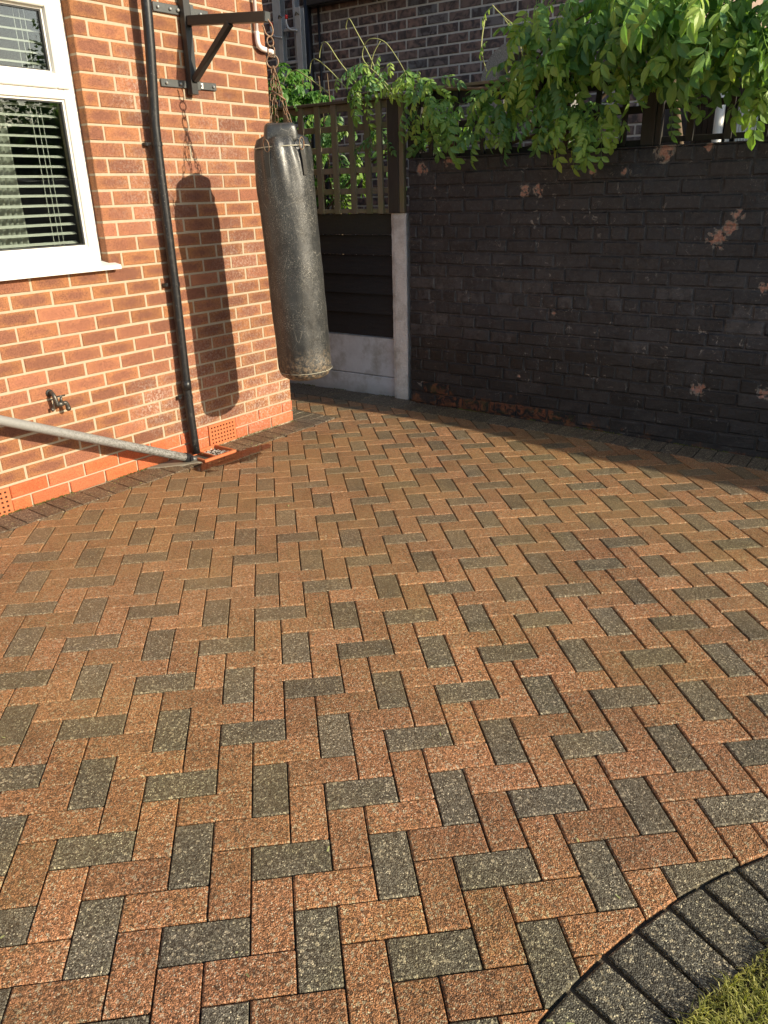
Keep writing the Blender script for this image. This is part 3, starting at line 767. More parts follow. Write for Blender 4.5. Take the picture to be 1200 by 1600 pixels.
for (b0, b1, c0, c1) in ((a0 + t + .010, a1 - t - .010, z0 + t + .010, z1 - t - .010), (1.3735, U1 - .01, 1.2975, 1.9715)):
    w_ = .006
    for x0, x1, y0, y1 in ((b0, b0 + w_, c0, c1), (b1 - w_, b1, c0, c1), (b0 + w_, b1 - w_, c0, c0 + w_), (b0 + w_, b1 - w_, c1 - w_, c1)): gk.box(x0, x1, -.097, -.080, y0, y1)
gk.build('gasket', M_GASKET, window)
for (b0, b1, c0, c1) in ((a0 + t + .012, a1 - t - .012, z0 + t + .012, z1 - t - .012), (1.3755, U1 - .012, 1.2995, 1.9695)):
    g_ = MB(); g_.box(b0, b1, -.092, -.088, c0, c1); g_.build('pane', M_GLASS, window)
si = MB()
vs = [(x, y, z) for x in (1.262, W_U1 + .05) for (y, z) in ((-.06, 1.175), (.052, 1.172), (.052, 1.193), (-.06, 1.213))]
si.add(vs, [(0, 1, 2, 3), (7, 6, 5, 4), (0, 4, 5, 1), (1, 5, 6, 2), (2, 6, 7, 3), (3, 7, 4, 0)]); si.build('sill', M_UPVC, window)
# blind and curtain inside
bl = thing('venetian_blind', 'white venetian blind with open slats and pull cords behind the house window', 'blind', MH, (1.375, -.15, 1.3))
sm = MB(); sm.bev(0, 1.28, -.013, .013, -.0012, .0012, .0006, M=Matrix.Rotation(-.42, 4, 'X')); smesh = sm.mesh('slat', M_BLIND)
for k in range(25):
    if .68 < .046 * k < .74: continue
    put('slat', smesh, bl, Matrix.Translation((0, 0, .012 + .046 * k)) @ Matrix.Rotation(random.uniform(-.004, .004), 4, 'Y'))
for du in (.085, .11, .14, .62, .9): cd = MB(); cd.tube([(du, .014, -.0), (du, .014, 1.16)], .0012, 5); cd.build('cord', M_BLIND, bl)
cu_ = MB(); vs = []; fs = []; nn = 40
for i in range(nn + 1):
    u = 1.55 + .26 * i / nn; y = -.34 + .025 * math.sin(i * 1.35) + .01 * math.sin(i * .6)
    vs += [(u, y, .9), (u, y, 2.5)]
for i in range(nn): fs.append((2 * i, 2 * i + 2, 2 * i + 3, 2 * i + 1))
cu_.add(vs, fs); c_ = cu_.build('curtain', M_CURT, None, smooth=True); c_.matrix_world = MH; tag(c_, 'pale gathered curtain hanging inside the house window behind the blind', 'curtain')

# downpipe
dp = thing('downpipe', 'black downpipe with wall clips running down the brick house wall into the drain', 'pipe', MH)
pa = [(.900, .095, 3.4), (.912, .088, 2.43), (.926, .066, 2.0), (.933, .058, 1.787), (.925, .05, 1.056), (.932, .05, .395), (.925, .052, .035)]
def smooth_path(p, n=6):
    p = [Vector(q) for q in p]; out = []
    for i in range(len(p) - 1):
        a, b, c, d = p[max(i - 1, 0)], p[i], p[i + 1], p[min(i + 2, len(p) - 1)]
        for k in range(n):
            t = k / n; out.append(.5 * ((2 * b) + (c - a) * t + (2 * a - 5 * b + 4 * c - d) * t * t + (3 * b - a - 3 * c + d) * t ** 3))
    return out + [p[-1]]
mb = MB(); mb.tube(smooth_path(pa, 3), .0265, 20); mb.build('pipe', M_PIPEB, dp, smooth=True)
for (u, e, z) in ((.933, .058, 1.787), (.925, .05, 1.056), (.932, .05, .395)):
    mb = MB(); mb.tube([(u, e, z - .011), (u, e, z - .010), (u, e, z + .010), (u, e, z + .011)], [.028, .0295, .0295, .028], 20); mb.bev(u + .03, u + .052, .002, .030, z - .009, z + .009, .002); mb.bev(u - .052, u - .028, .002, .030, z - .009, z + .009, .002)
    mb.build('clip', M_PIPEB, dp)
mb = MB(); mb.tube([(.9325, .05, .44), (.932, .05, .50)], .0292, 20); mb.build('socket', M_PIPEB, dp, smooth=True)
# white overflow pipe
op = thing('overflow_pipe', 'thin white waste pipe with an elbow near the house corner', 'pipe', MH)
mb = MB(); mb.tube([(.088, .026, 3.4), (.090, .026, 2.40)], .0108, 14); mb.tube([(.02, .026, 2.322), (-.008, .026, 2.319)], .0108, 14); mb.build('pipe', M_WPIPE, op, smooth=True)
mb = MB(); mb.tube(smooth_path([(.090, .026, 2.41), (.090, .026, 2.37), (.083, .026, 2.343), (.062, .026, 2.328), (.02, .026, 2.322)], 4), .0145, 14); mb.tube([(-.005, .026, 2.319), (-.022, .026, 2.318), (-.03, .026, 2.305), (-.031, .026, 2.29)], .0145, 14); mb.build('elbow', M_WPIPE, op, smooth=True)
mb = MB(); mb.bev(.07, .11, .001, .02, 2.60, 2.62, .002); mb.build('clip', M_WPIPE, op)
# outside tap
tp = thing('wall_tap', 'weathered brass garden tap fixed to the brick wall left of the downpipe', 'tap', MH, (1.775, 0, .545))
mb = MB(); mb.tube([(0, -.005, .045), (0, .006, .045)], .020, 14); mb.tube(smooth_path([(0, .0, .045), (0, .028, .046), (0, .045, .03), (-.004, .050, .0), (-.008, .052, -.018)], 4), .0115, 10); mb.build('elbow', M_BRASS, tp, smooth=True)
mb = MB(); mb.tube([(-.004, .052, -.010), (-.022, .053, -.012), (-.04, .054, -.010)], [.014, .016, .012], 12); mb.tube(smooth_path([(-.036, .054, -.010), (-.052, .055, -.012), (-.058, .055, -.03), (-.060, .055, -.055)], 4), [.0115] * 12 + [.009], 10); mb.tube([(-.060, .055, -.034), (-.060, .055, -.05)], .0135, 8); mb.build('spout', M_BRASS, tp, smooth=True)
mb = MB(); mb.tube([(-.026, .054, -.005), (-.030, .056, .028)], [.009, .006], 10); mb.tube([(-.052, .058, .030), (-.008, .054, .030)], .0045, 8); mb.build('handle', M_BRASS, tp, smooth=True)
mb = MB(); mb.tube([(.012, .02, -.03), (.014, .03, -.045)], .008, 8); mb.build('check_valve', M_BRASS, tp, smooth=True)
# gully and pole
gu = thing('drain_gully', 'terracotta gully tray full of stone chips under the black downpipe', 'drain', MH, (.86, .105, 0))
gz = .022
mb = MB()
for b in ((-.128, .128, .087, .108), (-.128, .128, -.100, -.086), (-.128, -.112, -.0858, .0868), (.112, .128, -.0858, .0868)): mb.bev(b[0], b[1], b[2], b[3], -.05, gz + .012, .003)
mb.build('rim', M_TERRA, gu)
mb = MB(); mb.bev(.012, .026, -.0855, .0865, -.05, gz + .006, .002); mb.build('divider', M_TERRA, gu)
mb = MB(); mb.box(-.111, .111, -.085, .086, -.07, -.048); mb.build('tray_floor', M_HOLE, gu)
mb = MB()
def chip(mb, p, r):
    vs = [Vector(p) + Vector((math.sin(a) * math.cos(b), math.sin(a) * math.sin(b), math.cos(a) * .6)) * r * random.uniform(.7, 1.3) for a, b in ((0, 0), (1.5, .2), (1.4, 1.7), (1.6, 3.2), (1.5, 4.8), (3.14, 0))]
    mb.add(vs, [(0, 1, 2), (0, 2, 3), (0, 3, 4), (0, 4, 1), (5, 2, 1), (5, 3, 2), (5, 4, 3), (5, 1, 4)], random.random())
for k in range(520): chip(mb, (random.uniform(-.108, .01), random.uniform(-.083, .084), random.uniform(-.045, gz - .004)), random.uniform(.004, .009))
mb.build('stone_chips', M_CHIPS, gu, kind='stuff')
A = Vector((2.114, .13, .543)); B = Vector((1.037, .12, .045)); dr = (B - A).normalized()
po = thing('grey_waste_pipe', 'scuffed grey pipe leaning diagonally along the wall into the drain', 'pipe', MH)
mb = MB(); mb.tube([A - dr * .9] + [A + (B - A) * k / 8 for k in range(9)], .0245, 20); mb.build('pipe', M_POLE, po, smooth=True)
mb = MB(); mb.tube([B - dr * .035, B - dr * .034, B + dr * .004, B + dr * .005], [.0245, .0285, .0285, .02], 20); mb.bev(B.x - .01, B.x + .012, B.y + .022, B.y + .036, B.z - .012, B.z + .016, .002); mb.build('collar', M_GUTTER, po)
mb = MB(); mb.tube([B, B + dr * .10], .020, 16); mb.build('spigot', M_STEELG, po, smooth=True)
# mortar fillet round the drain mouth
fl = MB(); pts = [HP(u, e, 0) for u, e in ((1.0, .20), (1.0, .012), (1.27, .012), (1.20, .08), (1.10, .15))]; pts = [(p.x, p.y) for p in pts]
pts = pts if parea(pts) > 0 else pts[::-1]; fl.prism(pts, lambda x, y: zg(x, y) + .006, .03, .006)
f_ = fl.build('mortar_apron', M_MORTAR2); tag(f_, 'rough patch of grey mortar beside the terracotta drain tray', 'mortar patch')

# ------------------------------------------------------------------ bag bracket
br = thing('wall_bracket', 'black steel punch bag bracket bolted to the brick wall', 'bracket', MH)
def beam(mb, a, b, w, h, up=Z, c=.002):
    a = Vector(a); b = Vector(b); x = (b - a); L = x.length; x.normalize(); y = up.cross(x).normalized(); z = x.cross(y)
    M = Matrix((x, y, z)).transposed().to_4x4(); M.translation = a; mb.bev(0, L, -w / 2, w / 2, -h / 2, h / 2, c, M=M)
mb = MB(); beam(mb, (.812, .007, 2.443), (.440, .007, 2.447), .008, .044); mb.build('wall_plate', M_STEELG, br)
mb = MB(); beam(mb, (.818, .007, 2.093), (.430, .007, 2.098), .008, .038); mb.build('wall_plate', M_STEELG, br)
mb = MB(); mb.bev(.600, .645, .012, .052, 2.045, 2.95, .002); mb.build('upright', M_STEEL, br)
mb = MB(); mb.bev(.575, .598, .012, .05, 2.408, 2.475, .002); mb.bev(.576, .598, .012, .045, 2.068, 2.115, .002); mb.build('bracket_ear', M_STEELG, br)
TIP = Vector((.588, .614, 2.345))
mb = MB(); beam(mb, (.615, .053, 2.395), TIP, .042, .046); mb.build('arm', M_STEEL, br)
mb = MB(); beam(mb, TIP, TIP + (TIP - Vector((.615, .053, 2.395))).normalized() * .004, .038, .042, c=.001); mb.build('end_cap', M_STEELG, br)
mb = MB(); beam(mb, (.607, .36, 2.348), (.620, .054, 2.115), .030, .034, up=Vector((1, 0, 0))); mb.build('brace', M_STEEL, br)
def bolt(u, z, e=.012, r=.0085):
    mb = MB(); mb.tube([(u, e, z), (u, e + .006, z), (u, e + .009, z)], [r, r, r * .6], 8); mb.build('bolt', M_BOLT, br)
for u, z in ((.785, 2.443), (.705, 2.444), (.500, 2.446), (.785, 2.093), (.690, 2.094), (.545, 2.096), (.455, 2.097)): bolt(u, z)
bolt(.655, 2.444, .014, .010)
mb = MB(); mb.box(.560, .574, .0465, .0475, 2.078, 2.104); mb.box(.568, .5745, .0476, .048, 2.086, 2.096, mi=1); mb.build('sticker', [M_UPVC, M_STEEL], br)

# ------------------------------------------------------------------ punch bag
HK = Vector((-.2389, 3.135, 2.322)); tilt = Matrix.Rotation(R_(2.6), 4, 'Y'); side = Vector((1, 0, 0))
yaw = .25
MB_ = Matrix.Translation(HK) @ Matrix.Rotation(-R_(2.6), 4, 'Y') @ Matrix.Rotation(yaw, 4, 'Z')
bagM = MB_ @ Matrix.Translation((0, 0, -1.815))
bag = thing('punch_bag', 'worn black vinyl punch bag hanging on rusty chains from the steel bracket', 'punch bag', bagM)
H = 1.24
prof = [(0, 0), (.06, .001), (.105, .006), (.135, .022), (.150, .045), (.156, .08), (.1565, .2), (.158, .45), (.156, .7), (.157, .9), (.158, 1.02), (.155, 1.12), (.150, 1.21), (.142, 1.255), (.128, 1.285), (.09, 1.302), (.0, 1.306)]
mb = MB(); seg = 72; rings = []
for i in range(len(prof) - 1):
    (r0, z0), (r1, z1) = prof[i], prof[i + 1]; k = max(1, int(abs(z1 - z0) / .018))
    for q in range(k): rings.append((r0 + (r1 - r0) * q / k, z0 + (z1 - z0) * q / k))
rings.append(prof[-1]); vs = []; fs = []
for r, z in rings:
    for s in range(seg):
        a = 2 * math.pi * s / seg; x, y = math.cos(a), math.sin(a)
        nn = noise.noise(Vector((x * 1.6, y * 1.6, z * 2.2))) * .007 + noise.noise(Vector((x * 3.2, y * 3.2, z * 7))) * .0025
        top = max(0, min(1, (z - .93) / .25)); nn += top * (.010 * noise.noise(Vector((x * 6 + z * 1.5, y * 6 - z, z * 2 + 5))) + .004 * math.sin(a * 11 + z * 9))
        top2 = max(0, min(1, (z - 1.16) / .08)); nn -= top2 * .012 * max(0, math.sin(a * 4 + .6)) ** 2
        bot = max(0, 1 - z / .16); nn += bot * .0025 * math.sin(a * 17 + 3 * noise.noise(Vector((x * 2, y * 2, 0))))
        rr = r + nn * min(1, r / .06); vs.append((rr * x, rr * y, z))
for i in range(len(rings) - 1):
    for s in range(seg): a = i * seg + s; b = i * seg + (s + 1) % seg; fs.append((a, b, b + seg, a + seg))
mb.add(vs, fs); mb.build('bag_body', M_VINYL, bag, smooth=True)
for zr, rr in ((1.243, .1455), (.052, .1535)):
    mb = MB(); mb.tube([((rr + noise.noise(Vector((math.cos(a) * 3, math.sin(a) * 3, zr))) * .003) * math.cos(a), (rr + noise.noise(Vector((math.cos(a) * 3, math.sin(a) * 3, zr))) * .003) * math.sin(a), zr) for a in [2 * math.pi * k / 64 for k in range(64)]], .0032 if zr > 1 else .002, 6, closed=True); mb.build('piping', M_PIPING, bag, smooth=True)
# top flap: soft rounded pillow shape
mb = MB(); nu, nv = 28, 14; vs = []; fs = []
ax, ay, az = .088, .115, .058
for i in range(nv + 1):
    ph = -math.pi / 2 + math.pi * i / nv
    for j in range(nu):
        th = 2 * math.pi * j / nu; sg = lambda v, p: math.copysign(abs(v) ** p, v)
        x = ax * sg(math.cos(ph), .24) * sg(math.cos(th), .30); y = ay * sg(math.cos(ph), .24) * sg(math.sin(th), .30); z = az * sg(math.sin(ph), .45)
        x *= 1 + .10 * (-z / az) * .5; n_ = noise.noise(Vector((x * 14, y * 14, z * 14))) * .006
        vs.append((x + n_, y + n_, z * .88 + 1.298 + n_ + .012 * math.cos(y * 12)))
for i in range(nv):
    for j in range(nu): a = i * nu + j; b = i * nu + (j + 1) % nu; fs.append((a, b, b + nu, a + nu))
MR = Matrix.Rotation(-yaw, 4, 'Z')
mb.add([MR @ Vector(v) for v in vs], fs); mb.build('top_flap', M_VINYL2, bag, smooth=True)
for ang in (-R_(50), -R_(122)):
    st = MB(); rr = .158; a0 = ang - yaw
    pts = [((r_) * math.cos(a0), (r_) * math.sin(a0), z_) for r_, z_ in ((.150, 1.23), (.160, 1.17), (.1615, 1.10))]
    sd = Vector((-math.sin(a0), math.cos(a0), 0)) * .012; out = Vector((math.cos(a0), math.sin(a0), 0)) * .004; V = []
    for p in pts: p = Vector(p); V += [p - sd, p + sd, p + sd + out, p - sd + out]
    F = []
    for i in range(2): b = i * 4; F += [(b + k, b + (k + 1) % 4, b + 4 + (k + 1) % 4, b + 4 + k) for k in range(4)]
    F += [(3, 2, 1, 0), (8, 9, 10, 11)]; st.add(V, F); st.build('strap', M_WEB, bag)
    dq = MB(); c = Vector((.153 * math.cos(a0), .153 * math.sin(a0), 1.25)); dq.tube([c + Vector((math.cos(a0) * math.sin(t) * .004, 0, 0)) + sd * 1.3 * math.cos(t) + Z * .03 * math.sin(t) + out for t in [6.283 * k / 16 for k in range(16)]], .0028, 6, closed=True); dq.build('strap_ring', M_CHAIN, bag, smooth=True)
# chains (in bag frame: top at z 1.815 is the hook)
def link_mesh(L, w, r):
    mb = MB(); pts = []
    hl = L / 2 - w
    for k in range(14):
        t = 2 * math.pi * k / 14; pts.append((0, w * math.cos(t), w * math.sin(t) + (hl if math.sin(t) > 0 else -hl)))
    mb.tube(pts, r, 6, closed=True); return mb.mesh('link', M_CHAIN, True)
LK = link_mesh(.036, .0085, .0024); LKB = link_mesh(.050, .017, .004)
def torus(name, c, r, th, parent, M3=Matrix.Identity(3)):
    mb = MB(); mb.tube([Vector(c) + M3 @ Vector((r * math.cos(t), 0, r * math.sin(t))) for t in [6.2832 * k / 24 for k in range(24)]], th, 8, closed=True); return mb.build(name, M_CHAIN, parent, smooth=True)
ty = 1.815
ch = MB(); ch.tube(smooth_path([(-.004, 0, ty + .03), (0, 0, ty + .012), (.016, 0, ty - .012), (.020, 0, ty - .04), (.006, 0, ty - .062), (-.018, 0, ty - .050), (-.026, 0, ty - .022), (-.032, 0, ty - .012)], 5), .0045, 8)
hook = ch.build('hook', M_CHAIN, bag, smooth=True)
torus('ring', (0, .0, ty - .085), .022, .0042, bag, Matrix.Rotation(.5, 3, 'Z'))
put('link', LKB, hook, Matrix.Translation((0, 0, ty - .128)) @ Matrix.Rotation(1.2, 4, 'Z'))
torus('ring', (0, .0, ty - .172), .030, .0045, bag, Matrix.Rotation(-.2, 3, 'Z'))
zr = ty - .198
Ri = Matrix.Rotation(-yaw, 3, 'Z')
for (dx, dy) in ((-.050, -.055), (.062, -.050), (-.01, .075), (.055, .06)):
    a = Vector((0, 0, zr)); b = Ri @ Vector((dx, dy, 0)) + Vector((0, 0, 1.335)); v = b - a; L = v.length; nl = int(L / .0295); q = v.normalized().to_track_quat('Z', 'Y').to_matrix().to_4x4()
    c_ = bpy.data.objects.new('chain', None); COL.objects.link(c_); c_.parent = bag; c_.empty_display_size = .05
    for k in range(nl + 1):
        p = a + v * ((k + .4) / nl) if k < nl else b; M = Matrix.Translation(p) @ q @ Matrix.Rotation((k % 2) * math.pi / 2 + random.uniform(-.4, .4) + .4, 4, 'Z'); put('link', LK, c_, M)
mb = MB(); mb.tube([Ri @ Vector((-.022, -.03, 0)) + Z * (ty - .305), Ri @ Vector((.045, -.05, 0)) + Z * (ty - .355)], .0042, 8); mb.build('spreader_pin', M_CHAIN, bag, smooth=True)

# ------------------------------------------------------------------ garden wall
RH = .0858; WT = 1.722
gw = thing('garden_wall', 'long brick garden wall in flaking black paint beneath the trellis', 'wall', MW)
mb = MB(); mb.box(.004, 4.6, .0075, .215, -.1, WT - .006); mb.build('wall_core', M_BWALL, gw)
mb = MB(); pr = [(4.6, -.1), (13, -.1), (13, 2.52), (8.9, 2.45), (8.3, 2.43), (7.4, 2.35), (6.1, 2.02), (5.2, 1.80), (4.6, WT + .006)]; n_ = len(pr)
mb.add([(x, .0045, z) for x, z in pr] + [(x, .215, z) for x, z in pr], [tuple(range(n_)), tuple(range(2 * n_ - 1, n_ - 1, -1))] + [(k, k + n_, (k + 1) % n_ + n_, (k + 1) % n_) for k in range(n_)]); mb.build('ramped_wall', M_BWALL, gw)  # unseen run added; rising top shaped to cast the ground shadow edge
items = []
for k in range(20):
    z0 = .006 + RH * k + .004; z1 = z0 + RH - .008; off = (0 if k % 2 == 0 else .115) + (.05 if k % 5 == 4 else 0)
    u = .0; first = True
    while u < 5.1:
        L = .222 + random.uniform(-.008, .008)
        if k % 5 == 4: L = .108 + random.uniform(-.003, .003)
        if first: L = max(.07, (L - off) if off else L); first = False
        w = L - .008; jt = random.choice((random.uniform(-.003, .003), random.uniform(0, .004)))
        if z1 < WT + .01:
            M = Matrix.Translation((u + w / 2 + .0, .05 + jt, (z0 + z1) / 2 + random.uniform(-.002, .002))) @ Matrix.Rotation(random.uniform(-.012, .012), 4, 'Y') @ Matrix.Rotation(random.uniform(-.012, .012), 4, 'Z')
            items.append((round(w, 2), round(z1 - z0, 3), M, M_BARE if (k == 0 and u < 1.15 and random.random() < .85) or (k == 1 and u < .5 and random.random() < .3) else M_BWALL))
        u += L
lay(items, gw, .1, 'w', .006, .0045)
mb = MB(); mb.bev(.0, 4.598, .0, .22, WT - .003, WT + .006, .002); mb.build('top_render', M_BWALL, gw)

# ------------------------------------------------------------------ fence panel left of the wall
fp = thing('boarded_fence', 'low fence of black boards on two white concrete gravel boards behind the punch bag', 'fence', MW)
FY = .085
for z0, z1 in ((-.05, .158), (.163, .466)):
    mb = MB(); mb.bev(-1.95, -.165, FY - .022, FY + .022, z0, z1, .005); mb.build('gravel_board', M_GRAVELB, fp)
for k, (z0, z1) in enumerate(((.470, .645), (.640, .795), (.790, .935), (.930, 1.078), (1.075, 1.222), (1.219, 1.372))):
    mb = MB(); vs = [(x, y, z) for x in (-1.95, -.168) for (y, z) in ((FY - .036, z0 + .008), (FY - .010, z1), (FY + .004, z1), (FY - .006, z0 + .008))]
    mb.add([(x, y + random.uniform(-.002, .002), z + random.uniform(-.002, .002)) for x, y, z in vs], [(0, 1, 2, 3), (7, 6, 5, 4), (0, 4, 5, 1), (1, 5, 6, 2), (2, 6, 7, 3), (3, 7, 4, 0)]); mb.build('board', M_BOARD, fp)
for x in (-1.2,): mb = MB(); mb.bev(x, x + .04, FY + .004, FY + .03, .48, 1.36, .003); mb.build('batten', M_BOARD, fp)
cp = MB(); vs = []; fs = []; nz = 40
ring = [(-.170, .03), (-.140, .022), (-.10, .021), (-.055, .024), (-.042, .03), (-.042, .125), (-.170, .125)]
for i in range(nz + 1):
    z = -.1 + 1.475 * i / nz
    for (x, y) in ring: nn = noise.noise(Vector((x * 30, y * 30, z * 25))) * .003; vs.append((x + nn, y + nn, z))
n_ = len(ring)
for i in range(nz):
    for k in range(n_): fs.append((i * n_ + k, i * n_ + (k + 1) % n_, (i + 1) * n_ + (k + 1) % n_, (i + 1) * n_ + k))
fs.append(tuple(range(nz * n_, (nz + 1) * n_)))
cp.add(vs, fs); c_ = cp.build('concrete_post', M_POSTC, None, smooth=False); c_.matrix_world = MW; tag(c_, 'white painted rough concrete post between the boarded fence and black wall', 'post')

# trellis
def trellis(label, us, rails, z0, z1, mat, capmat, u0, u1, y, capz, ws=.032):
    t = thing('trellis', label, 'trellis', MW)
    for u in us:
        mb = MB(); w = ws * random.uniform(.92, 1.08) / 2; tl = random.uniform(-.006, .006)
        vs = [(u - w, y - .012, z0), (u + w, y - .012, z0), (u + w, y + .008, z0), (u - w, y + .008, z0), (u - w + tl, y - .012, z1), (u + w + tl, y - .012, z1), (u + w + tl, y + .008, z1), (u - w + tl, y + .008, z1)]
        mb.add(vs, [(0, 1, 5, 4), (1, 2, 6, 5), (2, 3, 7, 6), (3, 0, 4, 7), (4, 5, 6, 7), (3, 2, 1, 0)]); mb.build('upright_slat', mat, t)
    for z, h in rails:
        mb = MB(); mb.bev(u0, u1, y + .010, y + .030, z - h / 2, z + h / 2, .002); mb.build('cross_slat', mat, t)
    if capz: mb = MB(); mb.bev(u0, u1, y - .024, y + .042, capz, capz + .02, .003); mb.build('top_rail', capmat, t)
    return t
trellis('mossy square-lattice trellis above the boarded fence, left of the timber post', [-1.9, -1.73, -1.56, -1.39, -1.26, -1.13, -.994, -.832, -.676, -.518, -.380, -.274, -.188], [(2.088, .045), (1.955, .04), (1.815, .04), (1.672, .04), (1.530, .04), (1.392, .03)], 1.374, 2.112, M_TREL, M_CAPW, -1.95, -.165, .06, 2.112, .042)
tp_ = thing('timber_post', 'dark timber post above the white concrete post', 'post', MW)
mb = MB(); mb.bev(-.172, -.082, .0, .10, 1.378, 2.105, .003); mb.build('post', M_POSTW, tp_)
mb = MB(); mb.bev(-.0815, -.044, .004, .045, 1.378, 2.105, .003); mb.build('side_batten', M_TREL, tp_)
mb = MB(); mb.bev(-.178, -.02, -.01, .11, 2.1055, 2.125, .003); mb.build('cap', M_CAPW, tp_)
mb = MB(); mb.bev(-.04, .055, .055, .15, 1.726, 2.12, .003); mb.build('post', M_TRELD, tp_)
trellis('dark trellis on top of the black wall between the two timber posts', [.151, .347, .543, .738, .929, 1.12, 1.31, 1.48], [(2.09, .09), (1.925, .04), (1.748, .035)], 1.735, 2.135, M_TRELD, M_CAPW, .06, 1.59, .06, 2.137, .03)
t2 = MB(); t2.bev(1.592, 1.668, .02, .10, 1.73, 2.16, .003); t2.bev(1.669, 1.70, .035, .085, 1.73, 2.16, .003)
o = t2.build('trellis_post', M_POSTW); o.matrix_world = MW; tag(o, 'dark timber post rising among leaves from the right part of the black wall', 'post')
trellis('dark open trellis under the hanging leaves at the right end of the black wall', [1.859, 2.065, 2.249, 2.44, 2.64, 2.84, 3.04], [(2.12, .05), (1.935, .035), (1.76, .03)], 1.745, 2.15, M_TRELD, M_CAPW, 1.702, 3.2, .06, 2.16, .036)

# ------------------------------------------------------------------ neighbour's house
nb = thing('neighbour_house', 'dark red-brown brick house wall with grey mortar seen behind the trellis', 'house', MW)
NY = 1.5; mb = MB(); mb.box(-6, 1.20, NY + .006, NY + .25, -.1, 5.0); mb.box(.95, 1.20, NY + .25, 9, -.1, 5.0); mb.build('wall_core', M_NMORTAR, nb)
mb = MB(); mb.box(1.201, 1.215, NY + .02, 9, -.1, 5.0); mb.build('gable_wall', M_RENDER, nb)
items = []; CN = .0775
for k in range(0, 45):
    z0 = .01 + CN * k + .0055; z1 = z0 + CN - .0145; u = -3.2 - (.1 if k % 2 else 0)
    while u < 1.18:
        L = .2045 + random.uniform(-.003, .003); w = min(L - .015, 1.197 - u)
        if w > .04:
            items.append((round(w, 3) if w < .18 else .1895, round(z1 - z0, 3), Matrix.Translation((u + w / 2, NY + .05 + random.uniform(-.001, .001), (z0 + z1) / 2)), M_NBRICK))
        u += L
lay(items, nb, .1, 'n', .004, .002)
mb = MB(); mb.bev(-1.95, 1.3, NY - .12, NY - .005, 3.07, 3.22, .01); mb.bev(-1.95, 1.3, NY - .005 + .0, NY + .3, 3.225, 3.3, .01); mb.build('soffit', M_GUTTER, nb)
o = thing('neighbour_downpipe', 'glossy black downpipe on the neighbouring brick wall right of the ladder', 'pipe', MW)
mb = MB(); mb.tube([(-1.99, NY - .05, -.1), (-1.99, NY - .05, 3.6)], .034, 16); mb.build('pipe', M_GUTTER, o, smooth=True)
mb = MB(); mb.tube([(-1.875, NY - .03, -.1), (-1.88, NY - .03, 3.6)], .012, 10); mb.build('cable_conduit', M_GUTTER, o, smooth=True)
# ladder
la = thing('aluminium_ladder', 'grey aluminium ladder standing against the neighbouring wall behind the fence', 'ladder', MW)
LYY = 1.30
def stile(u, top, y=LYY, w=.03, d=.075):
    mb = MB(); mb.bev(u - w, u - w + .006, y, y + d, .0, top, .001); mb.bev(u - w + .0063, u + w, y, y + .006, .0, top, .001); mb.bev(u - w + .0063, u + w, y + d - .006, y + d, .0, top, .001)
    return mb.build('stile', M_ALU, la)
stile(-2.20, 3.02, w=.022, d=.06); stile(-1.985, 3.06, w=.03, d=.06); stile(-2.30, 3.5, LYY + .08, .045); stile(-2.10, 3.45, LYY + .09, .012)
for z in (.3, .56, .82, 1.08, 1.34, 1.60, 1.86, 2.12, 2.38, 2.645, 2.905): mb = MB(); mb.bev(-2.183, -2.02, LYY + .018, LYY + .052, z - .014, z + .014, .004); mb.build('rung', M_ALU, la)
for u, z in ((-2.275, 2.93), (-2.09, 2.965)):
    mb = MB(); mb.tube(smooth_path([(u, LYY - .03, z + .03), (u, LYY - .035, z - .02), (u + .03, LYY - .03, z - .07), (u + .10, LYY - .01, z - .085)], 4), .010, 8); h_ = mb.build('hook', M_ALU, la, smooth=True)
    mb = MB(); mb.tube([(u, LYY - .03, z + .012), (u, LYY - .03, z + .04), (u, LYY - .03, z + .046)], [.014, .014, .008], 10); mb.build('hook_tip', M_REDP, h_, smooth=True)
for u in (-2.19, -1.99):
    mb = MB(); mb.tube([(u - .02, LYY - .001, 3.0), (u + .0, LYY - .012, 3.022), (u + .025, LYY - .001, 3.0)], .005, 6); mb.build('rope', M_CAPW, la)
# pebbledash arch
ar = MB(); vs = []; fs = []; c = Vector((.36, 0, 2.27)); n_ = 18
for k in range(n_ + 1):
    a = math.pi * (1.02 - 1.04 * k / n_); ro, ri = .36, .235
    for y in (1.05, 1.25):
        for r in (ri, ro): vs.append((c.x + r * math.cos(a), y, c.z + r * .78 * math.sin(a)))
for k in range(n_):
    b = k * 4; fs += [(b, b + 4, b + 5, b + 1), (b + 2, b + 3, b + 7, b + 6), (b + 1, b + 5, b + 7, b + 3), (b, b + 2, b + 6, b + 4)]
fs += [(0, 1, 3, 2), (n_ * 4, n_ * 4 + 2, n_ * 4 + 3, n_ * 4 + 1)]
for x0, x1 in ((0.0, .125), (.595, .72)):
    pass
ar.add(vs, fs); ar.box(.002, .124, 1.052, 1.248, -.1, 2.262); ar.box(.596, .718, 1.052, 1.248, -.1, 2.262)
o = ar.build('pebbledash_arch', M_PEBBLE); o.matrix_world = MW; tag(o, 'grey pebbledashed arch top showing over the trellis beside the leaves', 'arch')
